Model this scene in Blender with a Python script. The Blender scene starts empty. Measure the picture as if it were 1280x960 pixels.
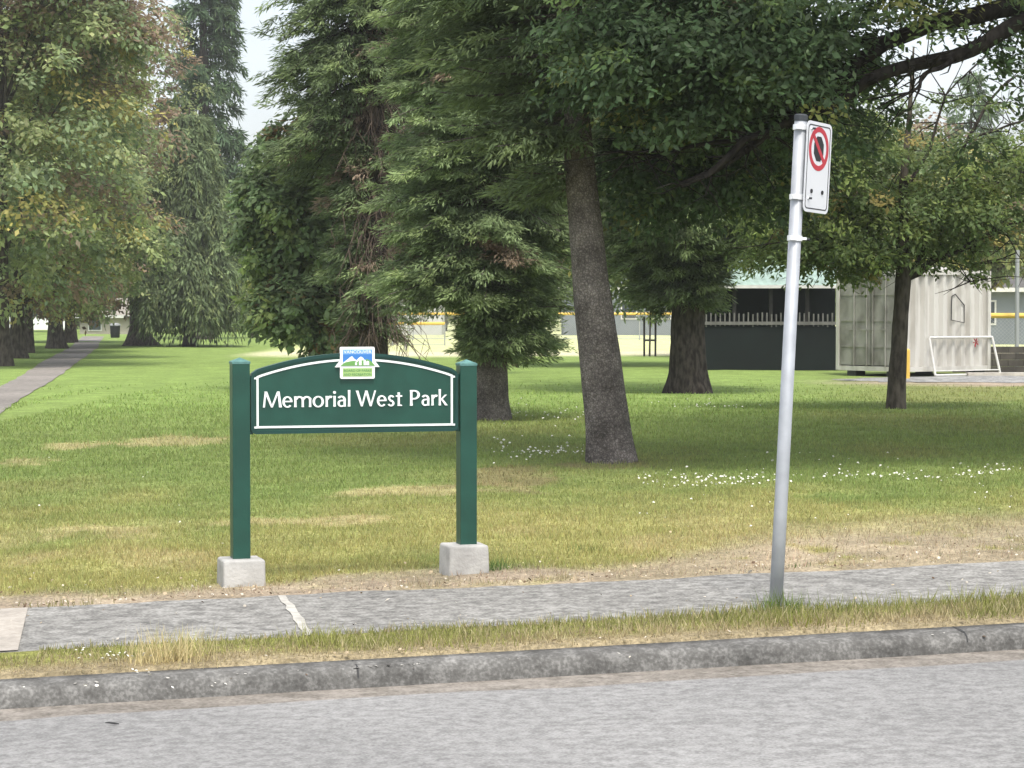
import bpy, bmesh, math, random
import numpy as np
from mathutils import Vector, Matrix, Quaternion

S = bpy.context.scene
COL = S.collection
R = math.radians
PI = math.pi
random.seed(5)

# ------------------------------------------------------------------ camera, sky, sun, exposure
CAM_H = 1.6
F = 2800.0          # focal length in pixels of a 1280 wide picture
HOR = 392.0         # horizon row
cam_d = bpy.data.cameras.new('camera')
cam = bpy.data.objects.new('camera', cam_d)
COL.objects.link(cam)
cam.location = (0, 0, CAM_H)
cam.rotation_euler = (R(90) - math.atan((480 - HOR) / F), 0, 0)
cam_d.sensor_width = 36
cam_d.lens = 36 * F / 1280
cam_d.clip_start = 0.1
cam_d.clip_end = 3000
S.camera = cam

SUN_EL, SUN_AZ = 64, 166     # azimuth measured from +Y towards +X, the sun stands there
w = bpy.data.worlds.new('World')
S.world = w
w.use_nodes = True
nt = w.node_tree
for n in list(nt.nodes):
    nt.nodes.remove(n)
out = nt.nodes.new('ShaderNodeOutputWorld')
bg = nt.nodes.new('ShaderNodeBackground')
sky = nt.nodes.new('ShaderNodeTexSky')
sky.sky_type = 'NISHITA'
sky.sun_disc = False
sky.sun_elevation = R(SUN_EL)
sky.sun_rotation = R(SUN_AZ)
sky.air_density = 1.0
sky.dust_density = 3.0
hs = nt.nodes.new('ShaderNodeHueSaturation')
hs.inputs['Saturation'].default_value = 0.42
hs.inputs['Value'].default_value = 1.25
cl = nt.nodes.new('ShaderNodeTexNoise')
cl.inputs['Scale'].default_value = 3.0
cl.inputs['Detail'].default_value = 5.0
ra = nt.nodes.new('ShaderNodeMapRange')
ra.inputs[1].default_value = 0.35
ra.inputs[2].default_value = 0.7
ra.inputs[3].default_value = 0.68
ra.inputs[4].default_value = 1.25
tc = nt.nodes.new('ShaderNodeTexCoord')
mu = nt.nodes.new('ShaderNodeVectorMath')
mu.operation = 'SCALE'
nt.links.new(tc.outputs['Generated'], cl.inputs['Vector'])
nt.links.new(sky.outputs[0], hs.inputs['Color'])
nt.links.new(cl.outputs['Fac'], ra.inputs[0])
nt.links.new(hs.outputs[0], mu.inputs[0])
nt.links.new(ra.outputs[0], mu.inputs['Scale'])
nt.links.new(mu.outputs[0], bg.inputs['Color'])
bg.inputs['Strength'].default_value = 0.135
nt.links.new(bg.outputs[0], out.inputs[0])

sd = bpy.data.lights.new('sun', 'SUN')
sun = bpy.data.objects.new('sun', sd)
COL.objects.link(sun)
sd.energy = 1.5
sd.angle = R(11)
sd.color = (1.0, 0.95, 0.86)
sdir = Vector((math.sin(R(SUN_AZ)) * math.cos(R(SUN_EL)), math.cos(R(SUN_AZ)) * math.cos(R(SUN_EL)), math.sin(R(SUN_EL))))
sun.rotation_euler = sdir.to_track_quat('Z', 'Y').to_euler()
sun.location = (0, 0, 60)

S.view_settings.view_transform = 'Standard'
S.view_settings.look = 'None'
S.view_settings.gamma = 1.0
S.view_settings.use_curve_mapping = False
S.view_settings.exposure = 1.08
S.render.engine = 'CYCLES'
S.cycles.max_bounces = 8
S.cycles.transparent_max_bounces = 8
S.cycles.use_denoising = True
S.cycles.denoiser = 'OPENIMAGEDENOISE'

# ------------------------------------------------------------------ picture <-> place helpers
def PX(px, Y):                       # sideways position of a picture column at depth Y
    return (px - 640.0) / F * Y
def PZ(py, Y):                       # height of a picture row at depth Y
    return CAM_H - (py - HOR) / F * Y
YAW = R(14)
CY, SY = math.cos(YAW), math.sin(YAW)
def uv(x, y):
    return x * CY + y * SY, -x * SY + y * CY
def xy(u, v):
    return u * CY - v * SY, u * SY + v * CY

def sstep(a, b, x):
    t = np.clip((np.asarray(x, float) - a) / (b - a), 0, 1)
    return t * t * (3 - 2 * t)
def vnoise(x, y, seed=0):
    x = np.asarray(x, float); y = np.asarray(y, float)
    xi = np.floor(x).astype(np.int64); yi = np.floor(y).astype(np.int64)
    fx = x - xi; fy = y - yi
    fx = fx * fx * (3 - 2 * fx); fy = fy * fy * (3 - 2 * fy)
    def h(a, b):
        n = (a * 374761393 + b * 668265263 + seed * 1274126177) & 0xffffffff
        n = ((n ^ (n >> 13)) * 1274126177) & 0xffffffff
        return ((n ^ (n >> 16)) & 0xffff) / 65535.0
    return (h(xi, yi) * (1 - fx) + h(xi + 1, yi) * fx) * (1 - fy) + (h(xi, yi + 1) * (1 - fx) + h(xi + 1, yi + 1) * fx) * fy
def fbm(x, y, seed=0, o=4):
    s = 0; a = 0.5; t = 0
    for i in range(o):
        s = s + a * vnoise(x * 2 ** i, y * 2 ** i, seed + i * 17); t += a; a *= 0.55
    return s / t

def tilt(x, y):
    return 0.018 * np.clip(x, -12, 12) * (1 - sstep(14, 42, y))
def ground(x, y):
    u, v = uv(x, y)
    b = (fbm(x * 0.25, y * 0.25, 3, 3) - 0.5) * 0.10 * sstep(13.0, 18, v)
    b = b + (fbm(x * 1.7, y * 1.7, 8, 3) - 0.5) * 0.05 * sstep(12.75, 13.2, v) * (1 - sstep(20, 40, v))
    return tilt(x, y) + b
def gz(x, y):
    return float(ground(np.array([x]), np.array([y]))[0])

# ------------------------------------------------------------------ mesh helpers
class MB:
    def __init__(self):
        self.v = []; self.f = []
    def add(self, vs, fs):
        o = len(self.v)
        self.v += [tuple(p) for p in vs]
        self.f += [tuple(i + o for i in f) for f in fs]
        return self
    def join(self, other):
        return self.add(other.v, other.f)
    def box(self, c, s, rz=0, bev=0, rot=None):
        bm = bmesh.new()
        bmesh.ops.create_cube(bm, size=1)
        for v in bm.verts:
            v.co = Vector((v.co.x * s[0], v.co.y * s[1], v.co.z * s[2]))
        if bev:
            bmesh.ops.bevel(bm, geom=list(bm.edges), offset=bev, segments=2, affect='EDGES', profile=0.6)
        M = Matrix.Translation(Vector(c)) @ (rot.to_4x4() if rot is not None else Matrix.Rotation(rz, 4, 'Z'))
        bm.verts.index_update()
        self.add([M @ v.co for v in bm.verts], [[v.index for v in f.verts] for f in bm.faces])
        bm.free()
        return self
    def tube(self, pts, rad, n=8, cap=True):
        pts = [Vector(p) for p in pts]
        if not hasattr(rad, '__len__'):
            rad = [rad] * len(pts)
        vs = []; fs = []
        ref = None
        for i, p in enumerate(pts):
            d = (pts[min(i + 1, len(pts) - 1)] - pts[max(i - 1, 0)]).normalized()
            if ref is None:
                ref = Vector((1, 0, 0)) if abs(d.x) < 0.8 else Vector((0, 1, 0))
            a = (ref - d * ref.dot(d)).normalized(); b = d.cross(a); ref = a
            for k in range(n):
                t = 2 * PI * k / n
                vs.append(p + (a * math.cos(t) + b * math.sin(t)) * rad[i])
        for i in range(len(pts) - 1):
            for k in range(n):
                fs.append((i * n + k, i * n + (k + 1) % n, (i + 1) * n + (k + 1) % n, (i + 1) * n + k))
        if cap:
            fs.append(tuple(range(n))[::-1]); fs.append(tuple((len(pts) - 1) * n + k for k in range(n)))
        return self.add(vs, fs)
    def prism(self, poly, y0, y1):   # outline in the XZ plane, front face at y0 (nearer), back at y1
        n = len(poly)
        vs = [(p[0], y0, p[1]) for p in poly] + [(p[0], y1, p[1]) for p in poly]
        fs = [tuple(range(n)), tuple(range(n, 2 * n))[::-1]] + [(i, i + n, (i + 1) % n + n, (i + 1) % n) for i in range(n)]
        return self.add(vs, fs)
    def band(self, outer, inner, y0, y1, closed=True):
        n = len(outer); m = n if closed else n - 1
        vs = [(p[0], y0, p[1]) for p in outer] + [(p[0], y0, p[1]) for p in inner] + [(p[0], y1, p[1]) for p in outer] + [(p[0], y1, p[1]) for p in inner]
        fs = []
        for i in range(m):
            j = (i + 1) % n
            fs += [(i, j, n + j, n + i), (2 * n + i, 3 * n + i, 3 * n + j, 2 * n + j), (i, 2 * n + i, 2 * n + j, j), (n + i, n + j, 3 * n + j, 3 * n + i)]
        if not closed:
            fs += [(0, n, 3 * n, 2 * n), (n - 1, 3 * n - 1, 4 * n - 1, 2 * n - 1)]
        return self.add(vs, fs)
    def build(self, name, mat, parent=None, smooth=False, loc=None, fix=True):
        me = bpy.data.meshes.new(name)
        me.from_pydata(self.v, [], self.f)
        if fix:
            bm = bmesh.new(); bm.from_mesh(me)
            bmesh.ops.recalc_face_normals(bm, faces=bm.faces)
            bm.to_mesh(me); bm.free()
        if smooth:
            me.shade_smooth()
        me.materials.append(mat)
        o = bpy.data.objects.new(name, me)
        COL.objects.link(o)
        if parent: o.parent = parent
        if loc: o.location = loc
        return o

def tag(o, label=None, cat=None, group=None, kind=None):
    if label: o['label'] = label
    if cat: o['category'] = cat
    if group: o['group'] = group
    if kind: o['kind'] = kind
    return o
def thing(name, label, cat, loc=(0, 0, 0), rz=0, group=None):
    o = bpy.data.objects.new(name, None)
    COL.objects.link(o)
    o.empty_display_size = 0.2
    o.location = loc; o.rotation_euler = (0, 0, rz)
    return tag(o, label, cat, group)

def quads_mesh(name, V, C, mat, parent=None):
    """V (n,k,3) polygons of k corners, C (n,3) a colour per polygon"""
    n, k = V.shape[0], V.shape[1]
    if mat in (M['leaf'], M['needle']): C = np.clip(C * 2.1, 0, 0.5)
    me = bpy.data.meshes.new(name)
    me.vertices.add(n * k); me.loops.add(n * k); me.polygons.add(n)
    me.vertices.foreach_set('co', V.reshape(-1).astype(np.float32))
    me.loops.foreach_set('vertex_index', np.arange(n * k, dtype=np.int32))
    me.polygons.foreach_set('loop_start', np.arange(n, dtype=np.int32) * k)
    me.polygons.foreach_set('loop_total', np.full(n, k, np.int32))
    a = me.color_attributes.new('Col', 'FLOAT_COLOR', 'POINT')
    c4 = np.ones((n, k, 4), np.float32); c4[:, :, :3] = C[:, None, :]
    a.data.foreach_set('color', c4.reshape(-1))
    me.update(calc_edges=True)
    me.materials.append(mat)
    o = bpy.data.objects.new(name, me)
    COL.objects.link(o)
    if parent: o.parent = parent
    return o

# ------------------------------------------------------------------ materials
def mat(name, col, rough=0.7, metal=0.0, var=0.0, scale=20.0, bump=0.0, bscale=None, col2=None, stretch=None, detail=5.0, spec=0.3, lo=0.35, hi=0.65):
    m = bpy.data.materials.new(name); m.use_nodes = True
    t = m.node_tree; b = t.nodes['Principled BSDF']
    b.inputs['Roughness'].default_value = rough
    b.inputs['Metallic'].default_value = metal
    b.inputs['Specular IOR Level'].default_value = spec
    b.inputs['Base Color'].default_value = (*col, 1)
    co = t.nodes.new('ShaderNodeTexCoord'); mp = t.nodes.new('ShaderNodeMapping')
    t.links.new(co.outputs['Object'], mp.inputs[0])
    if stretch: mp.inputs['Scale'].default_value = stretch
    if var or col2:
        nz = t.nodes.new('ShaderNodeTexNoise'); nz.inputs['Scale'].default_value = scale; nz.inputs['Detail'].default_value = detail
        t.links.new(mp.outputs[0], nz.inputs['Vector'])
        mr = t.nodes.new('ShaderNodeMapRange'); mr.inputs[1].default_value = lo; mr.inputs[2].default_value = hi
        t.links.new(nz.outputs['Fac'], mr.inputs[0])
        mx = t.nodes.new('ShaderNodeMix'); mx.data_type = 'RGBA'
        c2 = col2 if col2 else tuple(c * (1 - var) for c in col)
        mx.inputs['A'].default_value = (*c2, 1); mx.inputs['B'].default_value = (*col, 1)
        t.links.new(mr.outputs[0], mx.inputs['Factor'])
        t.links.new(mx.outputs['Result'], b.inputs['Base Color'])
    if bump:
        nb = t.nodes.new('ShaderNodeTexNoise'); nb.inputs['Scale'].default_value = bscale or scale; nb.inputs['Detail'].default_value = 6
        t.links.new(mp.outputs[0], nb.inputs['Vector'])
        bp = t.nodes.new('ShaderNodeBump'); bp.inputs['Strength'].default_value = bump; bp.inputs['Distance'].default_value = 0.02
        t.links.new(nb.outputs['Fac'], bp.inputs['Height'])
        t.links.new(bp.outputs[0], b.inputs['Normal'])
    return m

def leaf_mat(name, trans=0.35, rough=0.55, spec=0.25):
    m = bpy.data.materials.new(name); m.use_nodes = True
    t = m.node_tree; b = t.nodes['Principled BSDF']; o = t.nodes['Material Output']
    at = t.nodes.new('ShaderNodeAttribute'); at.attribute_name = 'Col'
    b.inputs['Roughness'].default_value = rough
    b.inputs['Specular IOR Level'].default_value = spec
    t.links.new(at.outputs['Color'], b.inputs['Base Color'])
    tr = t.nodes.new('ShaderNodeBsdfTranslucent')
    hs = t.nodes.new('ShaderNodeHueSaturation'); hs.inputs['Hue'].default_value = 0.485; hs.inputs['Value'].default_value = 1.5
    t.links.new(at.outputs['Color'], hs.inputs['Color']); t.links.new(hs.outputs[0], tr.inputs['Color'])
    mx = t.nodes.new('ShaderNodeMixShader'); mx.inputs[0].default_value = trans
    t.links.new(b.outputs[0], mx.inputs[1]); t.links.new(tr.outputs[0], mx.inputs[2])
    t.links.new(mx.outputs[0], o.inputs['Surface'])
    return m

def ground_mat(name):
    m = bpy.data.materials.new(name); m.use_nodes = True
    t = m.node_tree; b = t.nodes['Principled BSDF']
    at = t.nodes.new('ShaderNodeAttribute'); at.attribute_name = 'Col'
    co = t.nodes.new('ShaderNodeTexCoord')
    last = at.outputs['Color']
    for sc, lo, hi in ((1.3, 0.80, 1.18), (9.0, 0.78, 1.22), (45.0, 0.62, 1.38)):
        nz = t.nodes.new('ShaderNodeTexNoise'); nz.inputs['Scale'].default_value = sc; nz.inputs['Detail'].default_value = 4
        t.links.new(co.outputs['Object'], nz.inputs['Vector'])
        mr = t.nodes.new('ShaderNodeMapRange'); mr.inputs[1].default_value = 0.3; mr.inputs[2].default_value = 0.7
        mr.inputs[3].default_value = lo; mr.inputs[4].default_value = hi
        t.links.new(nz.outputs['Fac'], mr.inputs[0])
        vm = t.nodes.new('ShaderNodeVectorMath'); vm.operation = 'SCALE'
        t.links.new(last, vm.inputs[0]); t.links.new(mr.outputs[0], vm.inputs['Scale'])
        last = vm.outputs[0]
    t.links.new(last, b.inputs['Base Color'])
    b.inputs['Roughness'].default_value = 0.95
    b.inputs['Specular IOR Level'].default_value = 0.1
    bp = t.nodes.new('ShaderNodeBump'); bp.inputs['Strength'].default_value = 0.7; bp.inputs['Distance'].default_value = 0.03
    t.links.new(nz.outputs['Fac'], bp.inputs['Height']); t.links.new(bp.outputs[0], b.inputs['Normal'])
    return m

def grainy(name, base, dark, light, rough=0.9, sc=130.0, patch=0.9, pv=0.25, stain=None):
    """aggregate surface: stones light and dark on a matrix, broad patches"""
    m = bpy.data.materials.new(name); m.use_nodes = True
    t = m.node_tree; b = t.nodes['Principled BSDF']
    co = t.nodes.new('ShaderNodeTexCoord')
    n1 = t.nodes.new('ShaderNodeTexNoise'); n1.inputs['Scale'].default_value = sc; n1.inputs['Detail'].default_value = 3
    n3 = t.nodes.new('ShaderNodeTexNoise'); n3.inputs['Scale'].default_value = sc * 0.22; n3.inputs['Detail'].default_value = 4
    n2 = t.nodes.new('ShaderNodeTexNoise'); n2.inputs['Scale'].default_value = patch; n2.inputs['Detail'].default_value = 6
    for n in (n1, n2, n3): t.links.new(co.outputs['Object'], n.inputs['Vector'])
    ad = t.nodes.new('ShaderNodeMix'); ad.data_type = 'FLOAT'; ad.inputs['Factor'].default_value = 0.5
    t.links.new(n1.outputs['Fac'], ad.inputs['A']); t.links.new(n3.outputs['Fac'], ad.inputs['B'])
    cr = t.nodes.new('ShaderNodeValToRGB')
    cr.color_ramp.elements[0].position = 0.38; cr.color_ramp.elements[0].color = (*dark, 1)
    cr.color_ramp.elements[1].position = 0.62; cr.color_ramp.elements[1].color = (*light, 1)
    e = cr.color_ramp.elements.new(0.5); e.color = (*base, 1)
    t.links.new(ad.outputs['Result'], cr.inputs[0])
    mr = t.nodes.new('ShaderNodeMapRange'); mr.inputs[1].default_value = 0.3; mr.inputs[2].default_value = 0.7
    mr.inputs[3].default_value = 1 - pv; mr.inputs[4].default_value = 1 + pv
    t.links.new(n2.outputs['Fac'], mr.inputs[0])
    vm = t.nodes.new('ShaderNodeVectorMath'); vm.operation = 'SCALE'
    t.links.new(cr.outputs[0], vm.inputs[0]); t.links.new(mr.outputs[0], vm.inputs['Scale'])
    t.links.new(vm.outputs[0], b.inputs['Base Color'])
    b.inputs['Roughness'].default_value = rough; b.inputs['Specular IOR Level'].default_value = 0.2
    bp = t.nodes.new('ShaderNodeBump'); bp.inputs['Strength'].default_value = 0.5; bp.inputs['Distance'].default_value = 0.008
    t.links.new(n1.outputs['Fac'], bp.inputs['Height']); t.links.new(bp.outputs[0], b.inputs['Normal'])
    return m

def bark_mat(name, a, b_, sc=14.0, stretch=(1, 1, 0.35)):
    return mat(name, a, rough=0.95, col2=b_, scale=sc, bump=1.0, bscale=sc * 1.3, stretch=stretch, spec=0.1, lo=0.38, hi=0.62)

def scaly_bark(name):
    m = bpy.data.materials.new(name); m.use_nodes = True
    t = m.node_tree; b = t.nodes['Principled BSDF']
    co = t.nodes.new('ShaderNodeTexCoord')
    vo = t.nodes.new('ShaderNodeTexVoronoi'); vo.inputs['Scale'].default_value = 34; vo.feature = 'DISTANCE_TO_EDGE'
    nz = t.nodes.new('ShaderNodeTexNoise'); nz.inputs['Scale'].default_value = 26; nz.inputs['Detail'].default_value = 6
    big = t.nodes.new('ShaderNodeTexNoise'); big.inputs['Scale'].default_value = 3.2; big.inputs['Detail'].default_value = 5
    wv = t.nodes.new('ShaderNodeVectorMath'); wv.operation = 'MULTIPLY_ADD'
    wv.inputs[1].default_value = (0.05, 0.05, 0.05)
    t.links.new(nz.outputs['Color'], wv.inputs[0]); t.links.new(co.outputs['Object'], wv.inputs[2])
    t.links.new(wv.outputs[0], vo.inputs['Vector'])
    for n in (nz, big): t.links.new(co.outputs['Object'], n.inputs['Vector'])
    r1 = t.nodes.new('ShaderNodeValToRGB')
    r1.color_ramp.elements[0].position = 0.0; r1.color_ramp.elements[0].color = (0.088, 0.077, 0.069, 1)
    r1.color_ramp.elements[1].position = 0.30; r1.color_ramp.elements[1].color = (0.205, 0.182, 0.165, 1)
    t.links.new(vo.outputs['Distance'], r1.inputs[0])
    r2 = t.nodes.new('ShaderNodeMapRange'); r2.inputs[1].default_value = 0.35; r2.inputs[2].default_value = 0.68; r2.inputs[3].default_value = 0.62; r2.inputs[4].default_value = 1.45
    t.links.new(big.outputs['Fac'], r2.inputs[0])
    r3 = t.nodes.new('ShaderNodeMapRange'); r3.inputs[1].default_value = 0.3; r3.inputs[2].default_value = 0.7; r3.inputs[3].default_value = 0.7; r3.inputs[4].default_value = 1.3
    t.links.new(nz.outputs['Fac'], r3.inputs[0])
    mm = t.nodes.new('ShaderNodeMath'); mm.operation = 'MULTIPLY'
    t.links.new(r2.outputs[0], mm.inputs[0]); t.links.new(r3.outputs[0], mm.inputs[1])
    vm = t.nodes.new('ShaderNodeVectorMath'); vm.operation = 'SCALE'
    t.links.new(r1.outputs[0], vm.inputs[0]); t.links.new(mm.outputs[0], vm.inputs['Scale'])
    t.links.new(vm.outputs[0], b.inputs['Base Color'])
    b.inputs['Roughness'].default_value = 0.95; b.inputs['Specular IOR Level'].default_value = 0.1
    bp = t.nodes.new('ShaderNodeBump'); bp.inputs['Strength'].default_value = 1.0; bp.inputs['Distance'].default_value = 0.02
    t.links.new(vo.outputs['Distance'], bp.inputs['Height']); t.links.new(bp.outputs[0], b.inputs['Normal'])
    return m

M = dict(
    asphalt=grainy('road_asphalt', (0.232, 0.229, 0.222), (0.165, 0.162, 0.157), (0.302, 0.298, 0.289), sc=75, patch=0.35, pv=0.17),
    gutter=grainy('gutter_grit', (0.20, 0.18, 0.155), (0.13, 0.117, 0.10), (0.27, 0.245, 0.215), sc=50, patch=1.5, pv=0.15),
    walk=grainy('sidewalk_aggregate', (0.212, 0.206, 0.19), (0.115, 0.112, 0.104), (0.325, 0.318, 0.297), sc=55, patch=0.9, pv=0.16),
    slab=grainy('smooth_concrete', (0.36, 0.325, 0.28), (0.30, 0.275, 0.24), (0.41, 0.375, 0.33), sc=40, patch=1.5, pv=0.08),
    joint=mat('pale_joint_mortar', (0.48, 0.46, 0.41), 0.9, var=0.35, scale=14),
    kerb=grainy('kerb_concrete', (0.126, 0.123, 0.115), (0.09, 0.087, 0.081), (0.205, 0.20, 0.188), sc=60, patch=3.0, pv=0.30),
    kerb_chip=mat('chipped_kerb_aggregate', (0.50, 0.48, 0.43), 0.9, var=0.4, scale=30),
    ground=ground_mat('lawn_ground'),
    path=grainy('path_asphalt', (0.22, 0.20, 0.178), (0.16, 0.145, 0.13), (0.28, 0.255, 0.23), sc=30, patch=0.4, pv=0.2),
    gravel=grainy('gravel', (0.24, 0.24, 0.23), (0.13, 0.13, 0.125), (0.38, 0.37, 0.35), sc=18, patch=0.6, pv=0.2),
    grass=leaf_mat('grass_blades', 0.3, 0.7, 0.15),
    leaf=leaf_mat('leaves', 0.38),
    needle=leaf_mat('needles', 0.32, 0.7, 0.15),
    petal=mat('clover_white', (0.72, 0.70, 0.62), 0.8),
    litter=leaf_mat('dead_leaves', 0.1, 0.9, 0.1),
    green=mat('dark_green_paint', (0.012, 0.066, 0.046), 0.38, var=0.22, scale=7, bump=0.05, bscale=120, spec=0.4),
    green_d=mat('dark_green_edge_paint', (0.008, 0.050, 0.041), 0.4, var=0.2, scale=9, spec=0.4),
    green_cap=mat('weathered_green_cap', (0.11, 0.24, 0.22), 0.6, var=0.3, scale=30),
    sign_white=mat('sign_white_paint', (0.80, 0.82, 0.80), 0.45),
    block=mat('cast_concrete', (0.46, 0.45, 0.425), 0.9, var=0.36, scale=6, bump=0.25, bscale=60),
    blue=mat('emblem_blue', (0.05, 0.19, 0.50), 0.4), blue2=mat('emblem_pale_blue', (0.16, 0.36, 0.66), 0.4),
    lime=mat('emblem_lime', (0.32, 0.48, 0.17), 0.5), grn=mat('emblem_green', (0.14, 0.32, 0.09), 0.5),
    ink=mat('emblem_text_green', (0.10, 0.25, 0.10), 0.5),
    galv=mat('galvanised_steel', (0.40, 0.42, 0.445), 0.55, 0.3, var=0.18, scale=9, spec=0.4),
    galv_d=mat('dark_plastic_cap', (0.04, 0.045, 0.05), 0.6),
    band_m=mat('bright_strap_steel', (0.78, 0.79, 0.80), 0.35, 0.3),
    plate=mat('reflective_white_sheet', (0.62, 0.63, 0.655), 0.4),
    red=mat('traffic_red', (0.42, 0.028, 0.045), 0.45), black=mat('sign_black', (0.015, 0.015, 0.018), 0.5),
    spruce_bark=scaly_bark('spruce_bark'),
    dark_bark=bark_mat('dark_bark', (0.075, 0.063, 0.055), (0.028, 0.024, 0.021), 15),
    backlit_bark=bark_mat('backlit_bark', (0.035, 0.031, 0.027), (0.014, 0.012, 0.011), 15),  # dark bark taken near black, so the overhead limbs look backlit
    grey_bark=bark_mat('grey_bark', (0.11, 0.095, 0.078), (0.045, 0.038, 0.032), 12),
    twig=mat('dead_twig', (0.13, 0.095, 0.075), 0.9, var=0.4, scale=8),
    cont=mat('container_cream_paint', (0.52, 0.505, 0.465), 0.6, col2=(0.38, 0.36, 0.32), scale=2.2, stretch=(1.5, 1.5, 0.35), detail=8, lo=0.30, hi=0.55),
    cont_shade=mat('container_shaded_door_paint', (0.29, 0.285, 0.255), 0.65, col2=(0.15, 0.145, 0.125), scale=2.4, stretch=(1, 1, 0.6), detail=8, lo=0.35, hi=0.6),  # greyer copy of the cream paint: the door end's shade is in the colour
    steel_dk=mat('dark_steel', (0.035, 0.035, 0.035), 0.6),
    white_steel=mat('white_painted_steel', (0.60, 0.59, 0.56), 0.5, var=0.15, scale=6),
    yellow=mat('yellow_plastic', (0.70, 0.46, 0.09), 0.5, var=0.12, scale=3),
    screen=mat('black_green_cloth_in_shade', (0.006, 0.011, 0.010), 0.9, var=0.35, scale=1.5),  # green-black cloth, coloured darker still for the shade it stands in
    roofg=mat('pale_green_roof_sheet', (0.30, 0.40, 0.34), 0.5, var=0.3, scale=2.5),
    wood_dk=mat('dark_stained_timber', (0.03, 0.028, 0.026), 0.8, var=0.3, scale=6),
    picket=mat('weathered_grey_timber', (0.15, 0.147, 0.135), 0.8, var=0.35, scale=5),
    chain=mat('fence_galvanised', (0.33, 0.34, 0.34), 0.6, 0.3),
    wallblk=mat('dark_block_wall', (0.085, 0.075, 0.065), 0.9, var=0.4, scale=3, bump=0.3),
    plank=mat('grey_plank', (0.50, 0.47, 0.42), 0.8, var=0.3, scale=5),
    h_white=mat('house_white', (0.50, 0.50, 0.49), 0.8, var=0.1, scale=1), h_grey=mat('house_grey_blue', (0.17, 0.19, 0.21), 0.8, var=0.12, scale=1),
    h_tan=mat('house_tan', (0.40, 0.36, 0.30), 0.8, var=0.12, scale=1),
    h_roof=mat('shingle_roof', (0.12, 0.115, 0.11), 0.9, var=0.3, scale=3), h_roof2=mat('tan_shingle_roof', (0.30, 0.27, 0.23), 0.9, var=0.25, scale=3),
    glass=mat('window_glass', (0.04, 0.05, 0.06), 0.1, spec=0.8), rubber=mat('tyre_rubber', (0.02, 0.02, 0.02), 0.9),
    car_white=mat('white_car_paint', (0.75, 0.75, 0.75), 0.3, spec=0.5), bin=mat('black_bin_plastic', (0.02, 0.022, 0.024), 0.6),
)

# ------------------------------------------------------------------ lawn colour as it lies on the ground
KERB_F, KERB_B, WALK_N, WALK_F = 10.15, 10.32, 11.10, 12.74
def G(px, py):
    Y = F * CAM_H / (py - HOR)
    return PX(px, Y), Y
PATCH = []           # worn patches: x, y, half width, half depth, which
for px, py, rx, kind, dm in ((235, 547, 78, 'straw', 1.0), (95, 551, 40, 'straw', 0.7), (505, 614, 95, 'straw', 0.75), (640, 603, 62, 'brown', 1.5), (30, 570, 40, 'straw', 0.6), (420, 520, 60, 'straw', 0.6),
                             (760, 585, 50, 'brown', 0.6), (360, 735, 140, 'dirt', 0.35), (560, 720, 120, 'dirt', 0.35), (60, 745, 160, 'dirt', 0.25), (120, 660, 120, 'straw', 0.5), (380, 650, 110, 'straw', 0.35)):
    x, y = G(px, py); PATCH.append((x, y, rx * y / F, dm, kind))
GREEN = np.array([0.165, 0.212, 0.064]); LUSH = np.array([0.200, 0.278, 0.076]); OLIVE = np.array([0.205, 0.20, 0.075])
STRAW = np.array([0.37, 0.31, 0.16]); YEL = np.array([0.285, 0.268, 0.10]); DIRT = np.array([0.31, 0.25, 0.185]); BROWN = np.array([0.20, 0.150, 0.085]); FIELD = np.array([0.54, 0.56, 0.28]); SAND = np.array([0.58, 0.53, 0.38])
def mixc(c, d, t):
    return c * (1 - t[:, None]) + d * t[:, None]
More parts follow.
